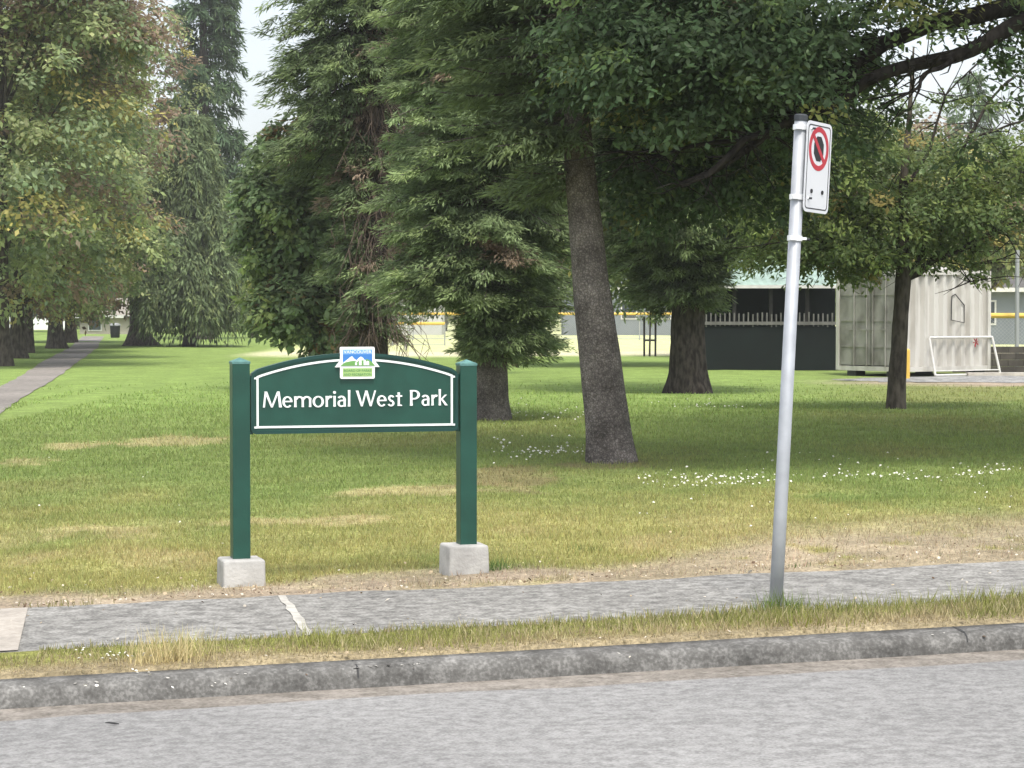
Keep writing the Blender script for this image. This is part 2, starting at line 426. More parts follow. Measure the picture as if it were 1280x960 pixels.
def lawn(x, y):
    """colour and bare-ness of the lawn at a place"""
    x = np.asarray(x, float); y = np.asarray(y, float)
    u, v = uv(x, y)
    n1 = fbm(x * 0.35, y * 0.16, 21); n2 = fbm(x * 1.1, y * 0.8, 33); n3 = fbm(x * 3.5, y * 3.0, 44); n4 = fbm(x * 0.9, y * 0.45, 55); n5 = fbm(x * 11, y * 9, 66, 2)
    c = np.repeat(GREEN[None], len(x), 0)
    c = mixc(c, OLIVE, sstep(0.45, 0.72, n1) * 0.6)
    c = mixc(c, LUSH, sstep(27, 44, y) * (1 - sstep(0.1, 0.2, x / np.maximum(y, 1))))
    dry = sstep(22, 15.2, y + (n4 - 0.5) * 8) * sstep(0.25, 0.55, n2 + 0.1)
    c = mixc(c, YEL, dry * 0.9)
    c = mixc(c, STRAW, sstep(0.55, 0.78, n2) * sstep(19, 14, y) * 0.65)
    bare = np.zeros(len(x))
    # trodden soil along the pavement, wider to the right
    wid = 0.75 + 2.9 * sstep(0.4, 2.6, x) + (n4 - 0.5) * 1.2 + (n3 - 0.5) * 0.6
    d = sstep(1.0, 0.35, (v - WALK_F) / np.maximum(wid, 0.1)) * sstep(0.28, 0.52, n3 + 0.12)
    d = np.where(v < 12.9, np.maximum(d, 0.7 * sstep(13.0, 12.7, v)), d)
    bare = np.maximum(bare, d * np.where(x > 0.6, 0.82, 0.9))
    c = mixc(c, DIRT * (0.85 + 0.3 * n2[:, None]) / 1.0, bare)
    for px, py, rx, ry, k in PATCH:
        q = ((x - px) / rx) ** 2 + ((y - py) / ry) ** 2
        t = sstep(1.55, 0.1, q + (n3 - 0.5) * 3.0 + (n2 - 0.5) * 2.6 + (n5 - 0.5) * 1.2)
        cc = {'straw': STRAW, 'brown': BROWN, 'dirt': DIRT}[k]
        c = mixc(c, cc, t * (0.68 if k != 'brown' else 0.6))
        bare = np.maximum(bare, t * {'straw': 0.5, 'brown': 0.5, 'dirt': 0.85}[k])
    # verge strip between kerb and pavement
    vg = sstep(WALK_N + 0.05, WALK_N - 0.05, v)
    tv = (v - KERB_B) / (WALK_N - KERB_B)
    cv = mixc(np.repeat(np.array([[0.25, 0.205, 0.125]]), len(x), 0), np.array([0.20, 0.205, 0.06]), sstep(0.25, 0.6, tv + (n2 - 0.5) * 0.9))
    c = mixc(c, cv, vg)
    bare = bare * (1 - vg)
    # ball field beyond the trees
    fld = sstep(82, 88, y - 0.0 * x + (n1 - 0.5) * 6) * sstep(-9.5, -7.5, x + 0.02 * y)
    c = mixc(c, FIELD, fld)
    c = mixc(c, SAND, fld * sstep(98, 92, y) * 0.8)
    # gravel and soil round the container
    q = ((x - 12.5) / 5.0) ** 2 + ((y - 53) / 4.0) ** 2
    t = sstep(1.2, 0.5, q + (n2 - 0.5) * 0.7)
    c = mixc(c, DIRT * 1.1, t); bare = np.maximum(bare, t)
    return c, bare, fld

def grid_mesh(name, us, vs, zf, colf, m, kind='structure'):
    U, V = np.meshgrid(us, vs)
    X = U * CY - V * SY; Y = U * SY + V * CY
    x = X.ravel(); y = Y.ravel()
    z = zf(x, y, U.ravel(), V.ravel())
    nu, nv = len(us), len(vs)
    idx = np.arange(nu * nv).reshape(nv, nu)
    q = np.stack([idx[:-1, :-1], idx[:-1, 1:], idx[1:, 1:], idx[1:, :-1]], -1).reshape(-1, 4)
    me = bpy.data.meshes.new(name)
    me.vertices.add(len(x)); me.loops.add(q.size); me.polygons.add(len(q))
    me.vertices.foreach_set('co', np.stack([x, y, z], 1).astype(np.float32).ravel())
    me.loops.foreach_set('vertex_index', q.ravel().astype(np.int32))
    me.polygons.foreach_set('loop_start', np.arange(len(q), dtype=np.int32) * 4)
    me.polygons.foreach_set('loop_total', np.full(len(q), 4, np.int32))
    if colf is not None:
        a = me.color_attributes.new('Col', 'FLOAT_COLOR', 'POINT')
        c = np.ones((len(x), 4), np.float32); c[:, :3] = colf(x, y)
        a.data.foreach_set('color', c.ravel())
    me.update(calc_edges=True); me.shade_smooth()
    me.materials.append(m)
    o = bpy.data.objects.new(name, me); COL.objects.link(o)
    o['kind'] = kind
    return o

us = np.concatenate([-np.geomspace(500, 14, 40), np.arange(-13, 16, 0.09), np.geomspace(16, 500, 40)])
vs = np.concatenate([np.arange(KERB_B - 0.03, 20, 0.07), np.arange(20, 34, 0.16), np.arange(34, 70, 0.45), np.arange(70, 130, 1.2), np.geomspace(130, 700, 25)])
def lawn_z(x, y, u, v):
    z = ground(x, y)
    z = np.where((v > WALK_N + 0.04) & (v < WALK_F - 0.04), z - 0.05, z)
    vg = (v < WALK_N) 
    z = z + np.where(vg, 0.012 * fbm(x * 4, y * 4, 2), 0) - np.where(v < KERB_B, 0.05, 0)
    return z
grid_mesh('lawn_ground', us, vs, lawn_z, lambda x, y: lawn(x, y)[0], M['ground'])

ur = np.concatenate([-np.geomspace(400, 12, 25), np.arange(-11, 14, 0.25), np.geomspace(14, 400, 25)])
ROAD_Z = -0.108
grid_mesh('road', ur, np.arange(-4.0, KERB_F + 0.011, 0.35), lambda x, y, u, v: tilt(x, y) + ROAD_Z - 0.012 * sstep(9.2, 10.15, v), None, M['asphalt'])
grid_mesh('gutter_strip', ur, np.linspace(KERB_F - 0.42, KERB_F + 0.003, 6), lambda x, y, u, v: tilt(x, y) + ROAD_Z - 0.012 * sstep(9.2, 10.15, v) + 0.005 - 0.012 * sstep(KERB_F - 0.16, KERB_F - 0.45, v + 0.10 * (fbm(u * 0.9, v * 0 + 3, 4) - 0.5) * 2), None, M['gutter'])
grid_mesh('far_ground', ur, np.array([-120., -60., -4.0]), lambda x, y, u, v: tilt(x, y) + ROAD_Z - 0.02, lambda x, y: np.repeat(GREEN[None], len(x), 0), M['ground'])

# kerb: a worn cast profile along the road
prof = [(KERB_F, ROAD_Z - 0.06), (KERB_F, -0.065), (KERB_F + 0.012, -0.035), (KERB_F + 0.04, -0.018), (KERB_F + 0.09, -0.012), (KERB_B, -0.008), (KERB_B, -0.12)]
uk = np.concatenate([-np.geomspace(300, 12, 20), np.arange(-11, 14, 0.04), np.geomspace(14, 300, 20)])
vv = []; ff = []
for i, u in enumerate(uk):
    for j, (v, z) in enumerate(prof):
        wob = (float(fbm(np.array([u * 3.1]), np.array([j * 0.8 + 4.0]), 9)[0]) - 0.5) * (0.035 if 1 <= j <= 4 else 0)
        x, y = xy(u, v + wob * 0.7)
        vv.append((x, y, z + wob * 0.55 + float(tilt(np.array([x]), np.array([y]))[0])))
n = len(prof)
for i in range(len(uk) - 1):
    for j in range(n - 1):
        ff.append((i * n + j, i * n + j + 1, (i + 1) * n + j + 1, (i + 1) * n + j))
k = MB().add(vv, ff).build('kerb', M['kerb'], smooth=True)
k['kind'] = 'structure'

for uj in (-4.3, -1.25, 1.8, 4.85, 7.9):
    x, y = xy(uj, KERB_F + 0.08)
    zt = float(tilt(np.array([x]), np.array([y]))[0])
    k = MB()
    ring_ = [(v_, z_ + 0.0015) for v_, z_ in prof[1:-1]]
    vs_ = []
    for du in (-0.004, 0.004):
        for v_, z_ in ring_:
            a_, b_ = xy(uj + du, v_ - 0.002); vs_.append((a_, b_, z_ + zt))
    n_ = len(ring_)
    k.add(vs_, [(i, i + 1, n_ + i + 1, n_ + i) for i in range(n_ - 1)])
    k.build('kerb_joint', M['steel_dk'])['kind'] = 'structure'

# pavement
def walk_z(x, y, u, v):
    return tilt(x, y) + 0.004 + 0.006 * (fbm(u * 0.8, v * 0.8, 6) - 0.5)
def wob_walk(name, u0, u1, m, dz=0.0, n0=0.0, n1=0.0, step=0.05):
    uu = np.arange(u0, u1 + 1e-6, step) if u1 - u0 < 60 else np.concatenate([[u0], np.arange(-12, 15, 0.05), [u1]])
    vs_ = np.linspace(0, 1, 12)
    U, T = np.meshgrid(uu, vs_)
    a = WALK_N + n0 * (fbm(U * 1.6, U * 0 + 1, 12) - 0.5); b = WALK_F + n1 * (fbm(U * 1.3, U * 0 + 7, 13) - 0.5)
    V = a * (1 - T) + b * T
    if u1 - u0 < 60: U = U + 0.10 * (T - 0.5)
    if 'joint' in name: U = U + 0.035 * (fbm(T * 7, T * 0 + 3, 15) - 0.5) * np.sign(U - (u0 + u1) / 2) + 0.03 * (fbm(T * 3, T * 0 + 9, 16) - 0.5)
    X, Y = xy(U, V)
    Z = tilt(X, Y) + 0.004 + 0.008 * (fbm(U * 0.8, V * 0.8, 6) - 0.5) + dz
    nu = len(uu); vs2 = np.stack([X, Y, Z], -1).reshape(-1, 3)
    fs = []
    for j in range(11):
        for i in range(nu - 1):
            fs.append((j * nu + i, j * nu + i + 1, (j + 1) * nu + i + 1, (j + 1) * nu + i))
    o = MB().add(vs2.tolist(), fs).build(name, m, smooth=True, fix=False)
    o['kind'] = 'structure'
    return o
x0, y0 = G(33, 805); U_SLAB = uv(x0, y0)[0]
x0, y0 = G(378, 775); U_J = uv(x0, y0)[0]
wob_walk('sidewalk', -60, 60, M['walk'], 0, 0.10, 0.26)
wob_walk('concrete_driveway_slab', U_SLAB - 2.4, U_SLAB, M['slab'], 0.006)
wob_walk('sidewalk_joint', U_J - 0.022, U_J + 0.022, M['joint'], 0.005, step=0.011)

# footpath going off to the left
pc = [(-110, 560, 50), (-58, 530, 38), (-17, 505, 31), (23, 485, 26), (50, 470, 23), (79, 450, 21), (104, 435, 17), (117, 420, 13), (128, 409, 8)]
pv = []
for px, py, hw in pc:
    x, y = G(px, py); pv.append((x, y, hw * y / F))
PATHV = pv
vv = []; ff = []
pts = []
for i in range(len(pv) - 1):
    for t in np.linspace(0, 1, 9)[:-1]:
        pts.append([pv[i][k] * (1 - t) + pv[i + 1][k] * t for k in range(3)])
for i, (x, y, hw) in enumerate(pts):
    for k, s in enumerate((-1, -0.4, 0.4, 1)):
        xx = x + s * hw * (1 + 0.06 * random.uniform(-1, 1)); yy = y + s * hw * 0.22
        vv.append((xx, yy, gz(xx, yy) + 0.014))
for i in range(len(pts) - 1):
    for k in range(3):
        ff.append((i * 4 + k, i * 4 + k + 1, (i + 1) * 4 + k + 1, (i + 1) * 4 + k))
p = MB().add(vv, ff).build('path', M['path'], smooth=True); p['kind'] = 'structure'

# gravel apron in front of the container
vv = []; ff = []
ring = 40
cx, cy = 12.3, 54.3
for r_ in (0, 0.5, 0.8, 1.0):
    for k in range(ring):
        a = 2 * PI * k / ring
        q = 1 + 0.25 * (random.random() - 0.5) * (r_ == 1.0)
        x = cx + 4.4 * r_ * q * math.cos(a); y = cy + 2.2 * r_ * q * math.sin(a)
        vv.append((x, y, gz(x, y) + 0.012 + 0.02 * (1 - r_)))
for j in range(3):
    for k in range(ring):
        ff.append((j * ring + k, j * ring + (k + 1) % ring, (j + 1) * ring + (k + 1) % ring, (j + 1) * ring + k))
g = MB().add(vv, ff).build('gravel', M['gravel'], smooth=True); g['kind'] = 'structure'

# ------------------------------------------------------------------ grass, clover, litter (nobody could count them)
rng = np.random.default_rng(11)
def blades(name, x, y, h, wd, c, m, lean=0.5):
    n = len(x)
    z = lawn_z(x, y, *uv(x, y))
    a = rng.uniform(0, 2 * PI, n); b = rng.uniform(0, 2 * PI, n)
    sx = np.cos(a) * wd * 0.5; sy = np.sin(a) * wd * 0.5
    l = lean * h * rng.uniform(0.2, 1.0, n)
    V = np.empty((n, 3, 3))
    V[:, 0] = np.stack([x - sx, y - sy, z - 0.005], 1)
    V[:, 1] = np.stack([x + sx, y + sy, z - 0.005], 1)
    V[:, 2] = np.stack([x + np.cos(b) * l, y + np.sin(b) * l, z + h], 1)
    o = quads_mesh(name, V, c, m)
    tag(o, kind='stuff')
    return o
N = 330000
iy = rng.uniform(1 / 60.0, 1 / 12.9, N); y = 1 / iy
x = rng.uniform(-0.31, 0.31, N) * y
u, v = uv(x, y)
c, bare, fld = lawn(x, y)
pd = np.full(N, 9e9)
for i in range(len(pv) - 1):
    a = np.array(pv[i][:2]); b = np.array(pv[i + 1][:2]); d = b - a
    t = np.clip(((x - a[0]) * d[0] + (y - a[1]) * d[1]) / (d @ d), 0, 1)
    hw = pv[i][2] * (1 - t) + pv[i + 1][2] * t
    pd = np.minimum(pd, np.abs(x - (a[0] + t * d[0])) - hw * 1.02)
keep = (v > WALK_F + 0.02 + 0.12 * rng.random(N)) & (rng.random(N) > bare * 0.97) & (pd > -0.06) & (rng.random(N) > sstep(30, 56, y))
x, y, c = x[keep], y[keep], c[keep]
n = len(x)
clump = fbm(x * 2.2, y * 2.2, 71)
h = (0.018 + 0.026 * rng.random(n) ** 2) * (0.6 + 0.9 * clump) * np.clip(y / 20, 1, 1.6)
c = c * rng.uniform(0.85, 1.5, (n, 1)) * (1 + rng.uniform(-0.08, 0.08, (n, 3)))
o = blades('lawn_grass', x, y, h, 0.007 * np.clip(y / 14, 1, 4), c, M['grass'], 0.9)
tag(o, 'short mown park grass with dry yellow patches behind the pavement', 'grass')

N = 52000
u = rng.uniform(-6.2, 8.0, N); t = rng.random(N)
v = KERB_B - 0.03 + t * (WALK_N - KERB_B + 0.10)
x, y = xy(u, v)
n2 = fbm(u * 2.0, v * 2.2, 91); n3 = fbm(u * 5.0, v * 5, 92)
grow = sstep(0.0, 0.35, t) * (0.35 + 1.1 * n2) * (0.7 + 0.5 * sstep(1.0, 4.0, u))
keep = (rng.random(N) < 0.35 + 0.9 * grow) & ((u > U_SLAB + 0.05) | (v < WALK_N - 0.25))
u, v, x, y, t, n2, n3, grow = [q[keep] for q in (u, v, x, y, t, n2, n3, grow)]
n = len(x)
gm = sstep(0.25, 0.65, t + (n2 - 0.5) * 1.1 + (n3 - 0.5) * 0.5)
c = mixc(np.repeat(np.array([[0.325, 0.27, 0.15]]), n, 0), np.array([0.205, 0.215, 0.070]), gm * (rng.random(n) < 0.85))
c = mixc(c, np.array([0.42, 0.37, 0.22]), (rng.random(n) < 0.25) * 0.9)
c = c * rng.uniform(0.7, 1.3, (n, 1))
h = (0.012 + 0.040 * rng.random(n) ** 2.2) * (0.3 + 1.0 * grow)
o = blades('verge_grass', x, y, h, 0.006 + 0.003 * rng.random(n), c, M['grass'], 0.8)
tag(o, 'straggly half dry grass in the strip between kerb and pavement', 'grass')

# tall pale seed-head tuft on the verge, and small weeds
def tuft_pts(px, py, n, r, z=0):
    Y = F * CAM_H / (py - HOR); xx = PX(px, Y)
    return xx + rng.normal(0, r, n), Y + rng.normal(0, r * 0.6, n)
X = []; Y = []; H = []; C = []
for px, py, n, r, hh, cc in ((208, 822, 240, 0.10, 0.17, (0.52, 0.45, 0.24)), (235, 815, 160, 0.08, 0.14, (0.40, 0.40, 0.15)), (615, 715, 90, 0.06, 0.12, (0.10, 0.17, 0.05)), (330, 700, 80, 0.08, 0.10, (0.30, 0.30, 0.1)),
                             (1000, 790, 130, 0.15, 0.09, (0.20, 0.22, 0.05)), (1090, 775, 240, 0.22, 0.10, (0.20, 0.22, 0.07)), (1230, 765, 240, 0.25, 0.11, (0.24, 0.26, 0.07)), (975, 772, 180, 0.09, 0.13, (0.13, 0.19, 0.04)), (985, 715, 40, 0.1, 0.05, (0.1, 0.15, 0.05)),
                             (730, 690, 60, 0.08, 0.06, (0.12, 0.17, 0.05)), (70, 748, 70, 0.12, 0.06, (0.2, 0.2, 0.07)), (545, 806, 200, 0.2, 0.08, (0.25, 0.26, 0.08)), (392, 805, 120, 0.06, 0.12, (0.30, 0.31, 0.10))):
    a, b = tuft_pts(px, py, n, r)
    X.append(a); Y.append(b); H.append(hh * rng.uniform(0.4, 1.1, n)); C.append(np.array(cc)[None] * rng.uniform(0.7, 1.3, (n, 1)))
X = np.concatenate(X); Y = np.concatenate(Y); H = np.concatenate(H); C = np.concatenate(C)
o = blades('grass_tufts', X, Y, H, np.full(len(X), 0.006), C, M['grass'], 0.7)
tag(o, 'taller pale grass tufts sticking up along the verge and pavement', 'grass')

# white clover heads: small rounded flowers scattered in drifts
def disc_cloud(name, x, y, r, zoff, m, cols=None, flat=0.5, tiltv=0.4):
    n = len(x)
    z = lawn_z(x, y, *uv(x, y)) + zoff
    k = 6
    ang = np.arange(k) * 2 * PI / k
    nr = np.stack([rng.normal(0, tiltv, n), rng.normal(0, tiltv, n), np.ones(n)], 1); nr /= np.linalg.norm(nr, axis=1)[:, None]
    a = np.cross(nr, np.array([0.3, 0.9, 0.1])); a /= np.linalg.norm(a, axis=1)[:, None]; b = np.cross(nr, a)
    base = np.stack([x, y, z], 1)
    vs = []; fs = []
    low = base[:, None, :] + (a[:, None, :] * np.cos(ang)[None, :, None] + b[:, None, :] * np.sin(ang)[None, :, None]) * r[:, None, None]
    top = base + nr * r[:, None] * flat
    tri = np.stack([low, np.roll(low, -1, 1), np.repeat(top[:, None, :], k, 1)], 2).reshape(-1, 3, 3)
    c = np.repeat(cols, k, 0) if cols is not None else np.ones((len(tri), 3)) * 0.8
    return quads_mesh(name, tri, c, m)
X = []; Y = []
for px, py, rx, ry, n in ((905, 612, 70, 5, 55), (860, 616, 60, 4, 28), (700, 570, 40, 6, 45), (660, 575, 50, 5, 16), (1160, 608, 90, 5, 50), (1240, 602, 40, 5, 30), (820, 604, 45, 7, 16), (1060, 590, 120, 14, 22), (690, 520, 60, 6, 40),
                          (870, 508, 50, 5, 30), (1020, 607, 60, 5, 26), (700, 547, 90, 15, 10), (1250, 640, 50, 20, 10), (960, 660, 120, 25, 14), (120, 600, 140, 50, 6), (620, 560, 30, 10, 10), (640, 505, 40, 8, 14)):
    for _ in range(n):
        a, b = px + rng.normal(0, rx * 0.6), py + rng.normal(0, ry * 0.7)
        if b > 440:
            xx, yy = G(a, b); X.append(xx); Y.append(yy)
X = np.array(X); Y = np.array(Y)
k = uv(X, Y)[1] > WALK_F + 0.2
o = disc_cloud('clover_flowers', X[k], Y[k], rng.uniform(0.004, 0.014, k.sum()) * np.clip(Y[k] / 19, 0.8, 1.5), 0.045, M['petal'], flat=0.9)
tag(o, 'white clover heads scattered in drifts over the shaded lawn', 'flowers', kind='stuff')
X = []; Y = []
for px, py, rx, ry, n in ((140, 826, 45, 5, 16), (170, 832, 22, 5, 8), (60, 850, 60, 4, 5), (260, 848, 60, 4, 4), (110, 822, 20, 3, 5)):
    for _ in range(n):
        xx, yy = G(px + rng.normal(0, rx * 0.6), py + rng.normal(0, ry * 0.7)); X.append(xx); Y.append(yy)
X = np.array(X); Y = np.array(Y)
o = disc_cloud('daisies', X, Y, rng.uniform(0.005, 0.010, len(X)), 0.05, M['petal'], flat=0.5)
tag(o, 'white daisies in the verge grass at the lower left', 'flowers', kind='stuff')

# litter of dry leaves, pebbles and crumbs
N = 2600
u = rng.uniform(-6, 9, N); v = np.where(rng.random(N) < 0.62, WALK_F + rng.exponential(0.45, N), np.where(rng.random(N) < 0.6, KERB_F - 0.3 + rng.random(N) * 0.55, WALK_N + rng.random(N) * 1.64))
x, y = xy(u, v)
lv = rng.random((N, 1))
cols = np.where(lv < 0.45, np.array([[0.45, 0.36, 0.24]]), np.where(lv < 0.7, np.array([[0.13, 0.09, 0.06]]), np.array([[0.55, 0.50, 0.42]]))) * rng.uniform(0.7, 1.25, (N, 1))
zo = np.where(v > KERB_B, 0.018, np.where(v > KERB_F, 0.006, ROAD_Z + 0.01))
zo = np.where((v > WALK_N) & (v < WALK_F), 0.062, zo)
onwalk = (v > WALK_N) & (v < WALK_F)
keep = ~onwalk | (rng.random(N) < 0.35)
o = disc_cloud('leaf_litter', x[keep], y[keep], (rng.uniform(0.003, 0.010, N) * (1 + 0.8 * (rng.random(N) < 0.06)))[keep], zo[keep], M['litter'], cols[keep], 0.35, 0.5)
tag(o, 'dry leaf litter and crumbs along the pavement and gutter', 'litter', kind='stuff')
# chipped pale aggregate on the kerb's edge
N = 130
u = np.concatenate([rng.uniform(-5.5, 8, 70), rng.normal(2.05, 0.25, 30), rng.normal(-0.4, 1.2, 30)]); v = KERB_F + 0.025 + rng.exponential(0.02, N)
x, y = xy(u, v)
o = disc_cloud('kerb_chips', x, y, rng.uniform(0.003, 0.011, N), 0.022, M['kerb_chip'], flat=0.25, tiltv=0.2)
tag(o, 'pale chipped stones showing along the worn kerb edge', 'chips', kind='stuff')

# ------------------------------------------------------------------ trees
def norm(a):
    return a / np.maximum(np.linalg.norm(a, axis=-1, keepdims=True), 1e-9)
def leaf_quads(p, d, s, l, wd):
    l = l[:, None]; wd = wd[:, None]
    return np.stack([p, p + d * l * 0.45 + s * wd * 0.5, p + d * l, p + d * l * 0.45 - s * wd * 0.5], 1)

def trunk_mesh(pts, rad, seed=0, n=20, flare=1.5, fl_h=0.5, lump=0.10):
    """tapered lumpy stem with root flare; pts local"""
    rg = np.random.default_rng(seed)
    pts = [Vector(p) for p in pts]
    P = []; Rr = []
    for i in range(len(pts) - 1):
        m = max(2, int((pts[i + 1] - pts[i]).length / 0.12))
        for t in np.linspace(0, 1, m, endpoint=False):
            P.append(pts[i].lerp(pts[i + 1], t)); Rr.append(rad[i] * (1 - t) + rad[i + 1] * t)
    P.append(pts[-1]); Rr.append(rad[-1])
    ph = rg.uniform(0, 6.28, 4)
    vs = []; fs = []
    for i, (p, r) in enumerate(zip(P, Rr)):
        z = p.z
        fl = 1 + (flare - 1) * math.exp(-max(z, 0) / fl_h)
        for k in range(n):
            a = 2 * PI * k / n
            root = 1 + 0.22 * (fl - 1) * (math.cos(3 * a + ph[0]) + math.cos(5 * a + ph[1]))
            lm = 1 + lump * (float(vnoise(np.array([math.cos(a) * 2.2 + 10 + ph[2]]), np.array([z * 1.6 + math.sin(a) * 2.2]), seed)[0]) - 0.5) * 2 + lump * 0.35 * math.sin(k * 2.1 + z * 3)
            rr = r * fl * root * lm
            vs.append((p.x + math.cos(a) * rr, p.y + math.sin(a) * rr, z - (0.06 if i == 0 else 0)))
    for i in range(len(P) - 1):
        for k in range(n):
            fs.append((i * n + k, i * n + (k + 1) % n, (i + 1) * n + (k + 1) % n, (i + 1) * n + k))
    fs.append(tuple((len(P) - 1) * n + k for k in range(n)))
    return MB().add(vs, fs)

def lerp_path(pts, z):
    for i in range(len(pts) - 1):
        if z <= pts[i + 1][2] or i == len(pts) - 2:
            t = (z - pts[i][2]) / (pts[i + 1][2] - pts[i][2])
            return np.array(pts[i]) * (1 - t) + np.array(pts[i + 1]) * t

def conifer_crown(seed, path, H, zb, Rmax, nb, ns, nk, L, W, cols, droop=0.45, zpow=0.8, low=0.35, hang=0.5, side=None, gap=None, zdense=None, shape=None):
    rg = np.random.default_rng(seed)
    P = []; D = []; Sd = []; C = []; sticks = []
    for b in range(nb):
        q = rg.random()
        if zdense and rg.random() < zdense[2]:
            z = zdense[0] + (zdense[1] - zdense[0]) * q
        else:
            z = zb + (H * 0.985 - zb) * q ** 1.15
        f = (z - zb) / (H - zb)
        az = rg.uniform(0, 2 * PI)
        prof = (1 - f) ** zpow * (low + (1 - low) * min(1, f / 0.12)) if shape is None else shape(f)
        Lb = Rmax * prof * rg.uniform(0.65, 1.12) + 0.15
        if side is not None:
            Lb *= 1 + side[1] * math.cos(az - side[0])
        o = lerp_path(path, z)
        dr = np.array([math.cos(az), math.sin(az), 0])
        if gap is not None and gap(o + dr * Lb * 0.7):
            continue
        dd = droop * rg.uniform(0.6, 1.4) * (1 - 0.5 * f)
        tt = np.linspace(0, 1, 5)
        curve = o[None] + dr[None] * (Lb * tt)[:, None] + np.array([0, 0, 1])[None] * (0.12 * Lb * tt - dd * Lb * tt ** 2 + 0.12 * Lb * tt ** 4)[:, None]
        sticks.append((curve, 0.012 + 0.012 * Lb))
        bt = rg.uniform(0.75, 1.2)
        m = max(4, int(ns * Lb / Rmax * 1.2))
        t = 0.12 + 0.88 * rg.random(m) ** 0.7
        base = o[None] + dr[None] * (Lb * t)[:, None]
        base[:, 2] += 0.12 * Lb * t - dd * Lb * t ** 2 + 0.12 * Lb * t ** 4
        sg = np.where(rg.random(m) < 0.5, -1, 1)
        perp = np.array([-dr[1], dr[0], 0])
        fa = rg.uniform(0.2, 1.3, m)
        sd = dr[None] * np.cos(fa)[:, None] + perp[None] * (np.sin(fa) * sg)[:, None]
        sl = Lb * (0.16 + 0.34 * (1 - t)) * rg.uniform(0.5, 1.2, m) + 0.08
        hang_k = hang * rg.uniform(0.3, 1.5, m)
        k = np.linspace(0.05, 1, nk)
        pts = base[:, None, :] + sd[:, None, :] * (sl[:, None] * k[None])[:, :, None]
        pts[:, :, 2] -= (hang_k * sl)[:, None] * (k ** 1.6)[None]
        pts += rg.normal(0, 0.025, pts.shape) * (L / 0.15)
        d = np.repeat(sd[:, None, :], nk, 1).copy()
        d[:, :, 2] -= hang_k[:, None] * 1.6 * k[None] ** 0.6
        d += rg.normal(0, 0.45, d.shape)
        d = norm(d.reshape(-1, 3))
        up = np.array([0, 0, 1.0]) + rg.normal(0, 0.45, (len(d), 3)) + dr[None] * 0.35
        s = norm(np.cross(d, up))
        P.append(pts.reshape(-1, 3)); D.append(d); Sd.append(s)
        ct = cols[0] * (1 - 0) * bt
        young = rg.random(m) < 0.25
        cc = np.repeat(np.where(young[:, None], cols[1][None], cols[0][None]) * bt * rg.uniform(0.7, 1.3, (m, 1)), nk, 0)
        if len(cols) > 2:
            dead = np.repeat(rg.random(m) < cols[3], nk)
            cc[dead] = cols[2] * rg.uniform(0.7, 1.3)
        C.append(cc * rg.uniform(0.75, 1.25, (len(cc), 1)))
    P = np.concatenate(P); D = np.concatenate(D); Sd = np.concatenate(Sd); C = np.concatenate(C)
    n = len(P)
    V = leaf_quads(P, D, Sd, L * rg.uniform(0.6, 1.3, n), W * rg.uniform(0.6, 1.3, n))
    return V, C, sticks

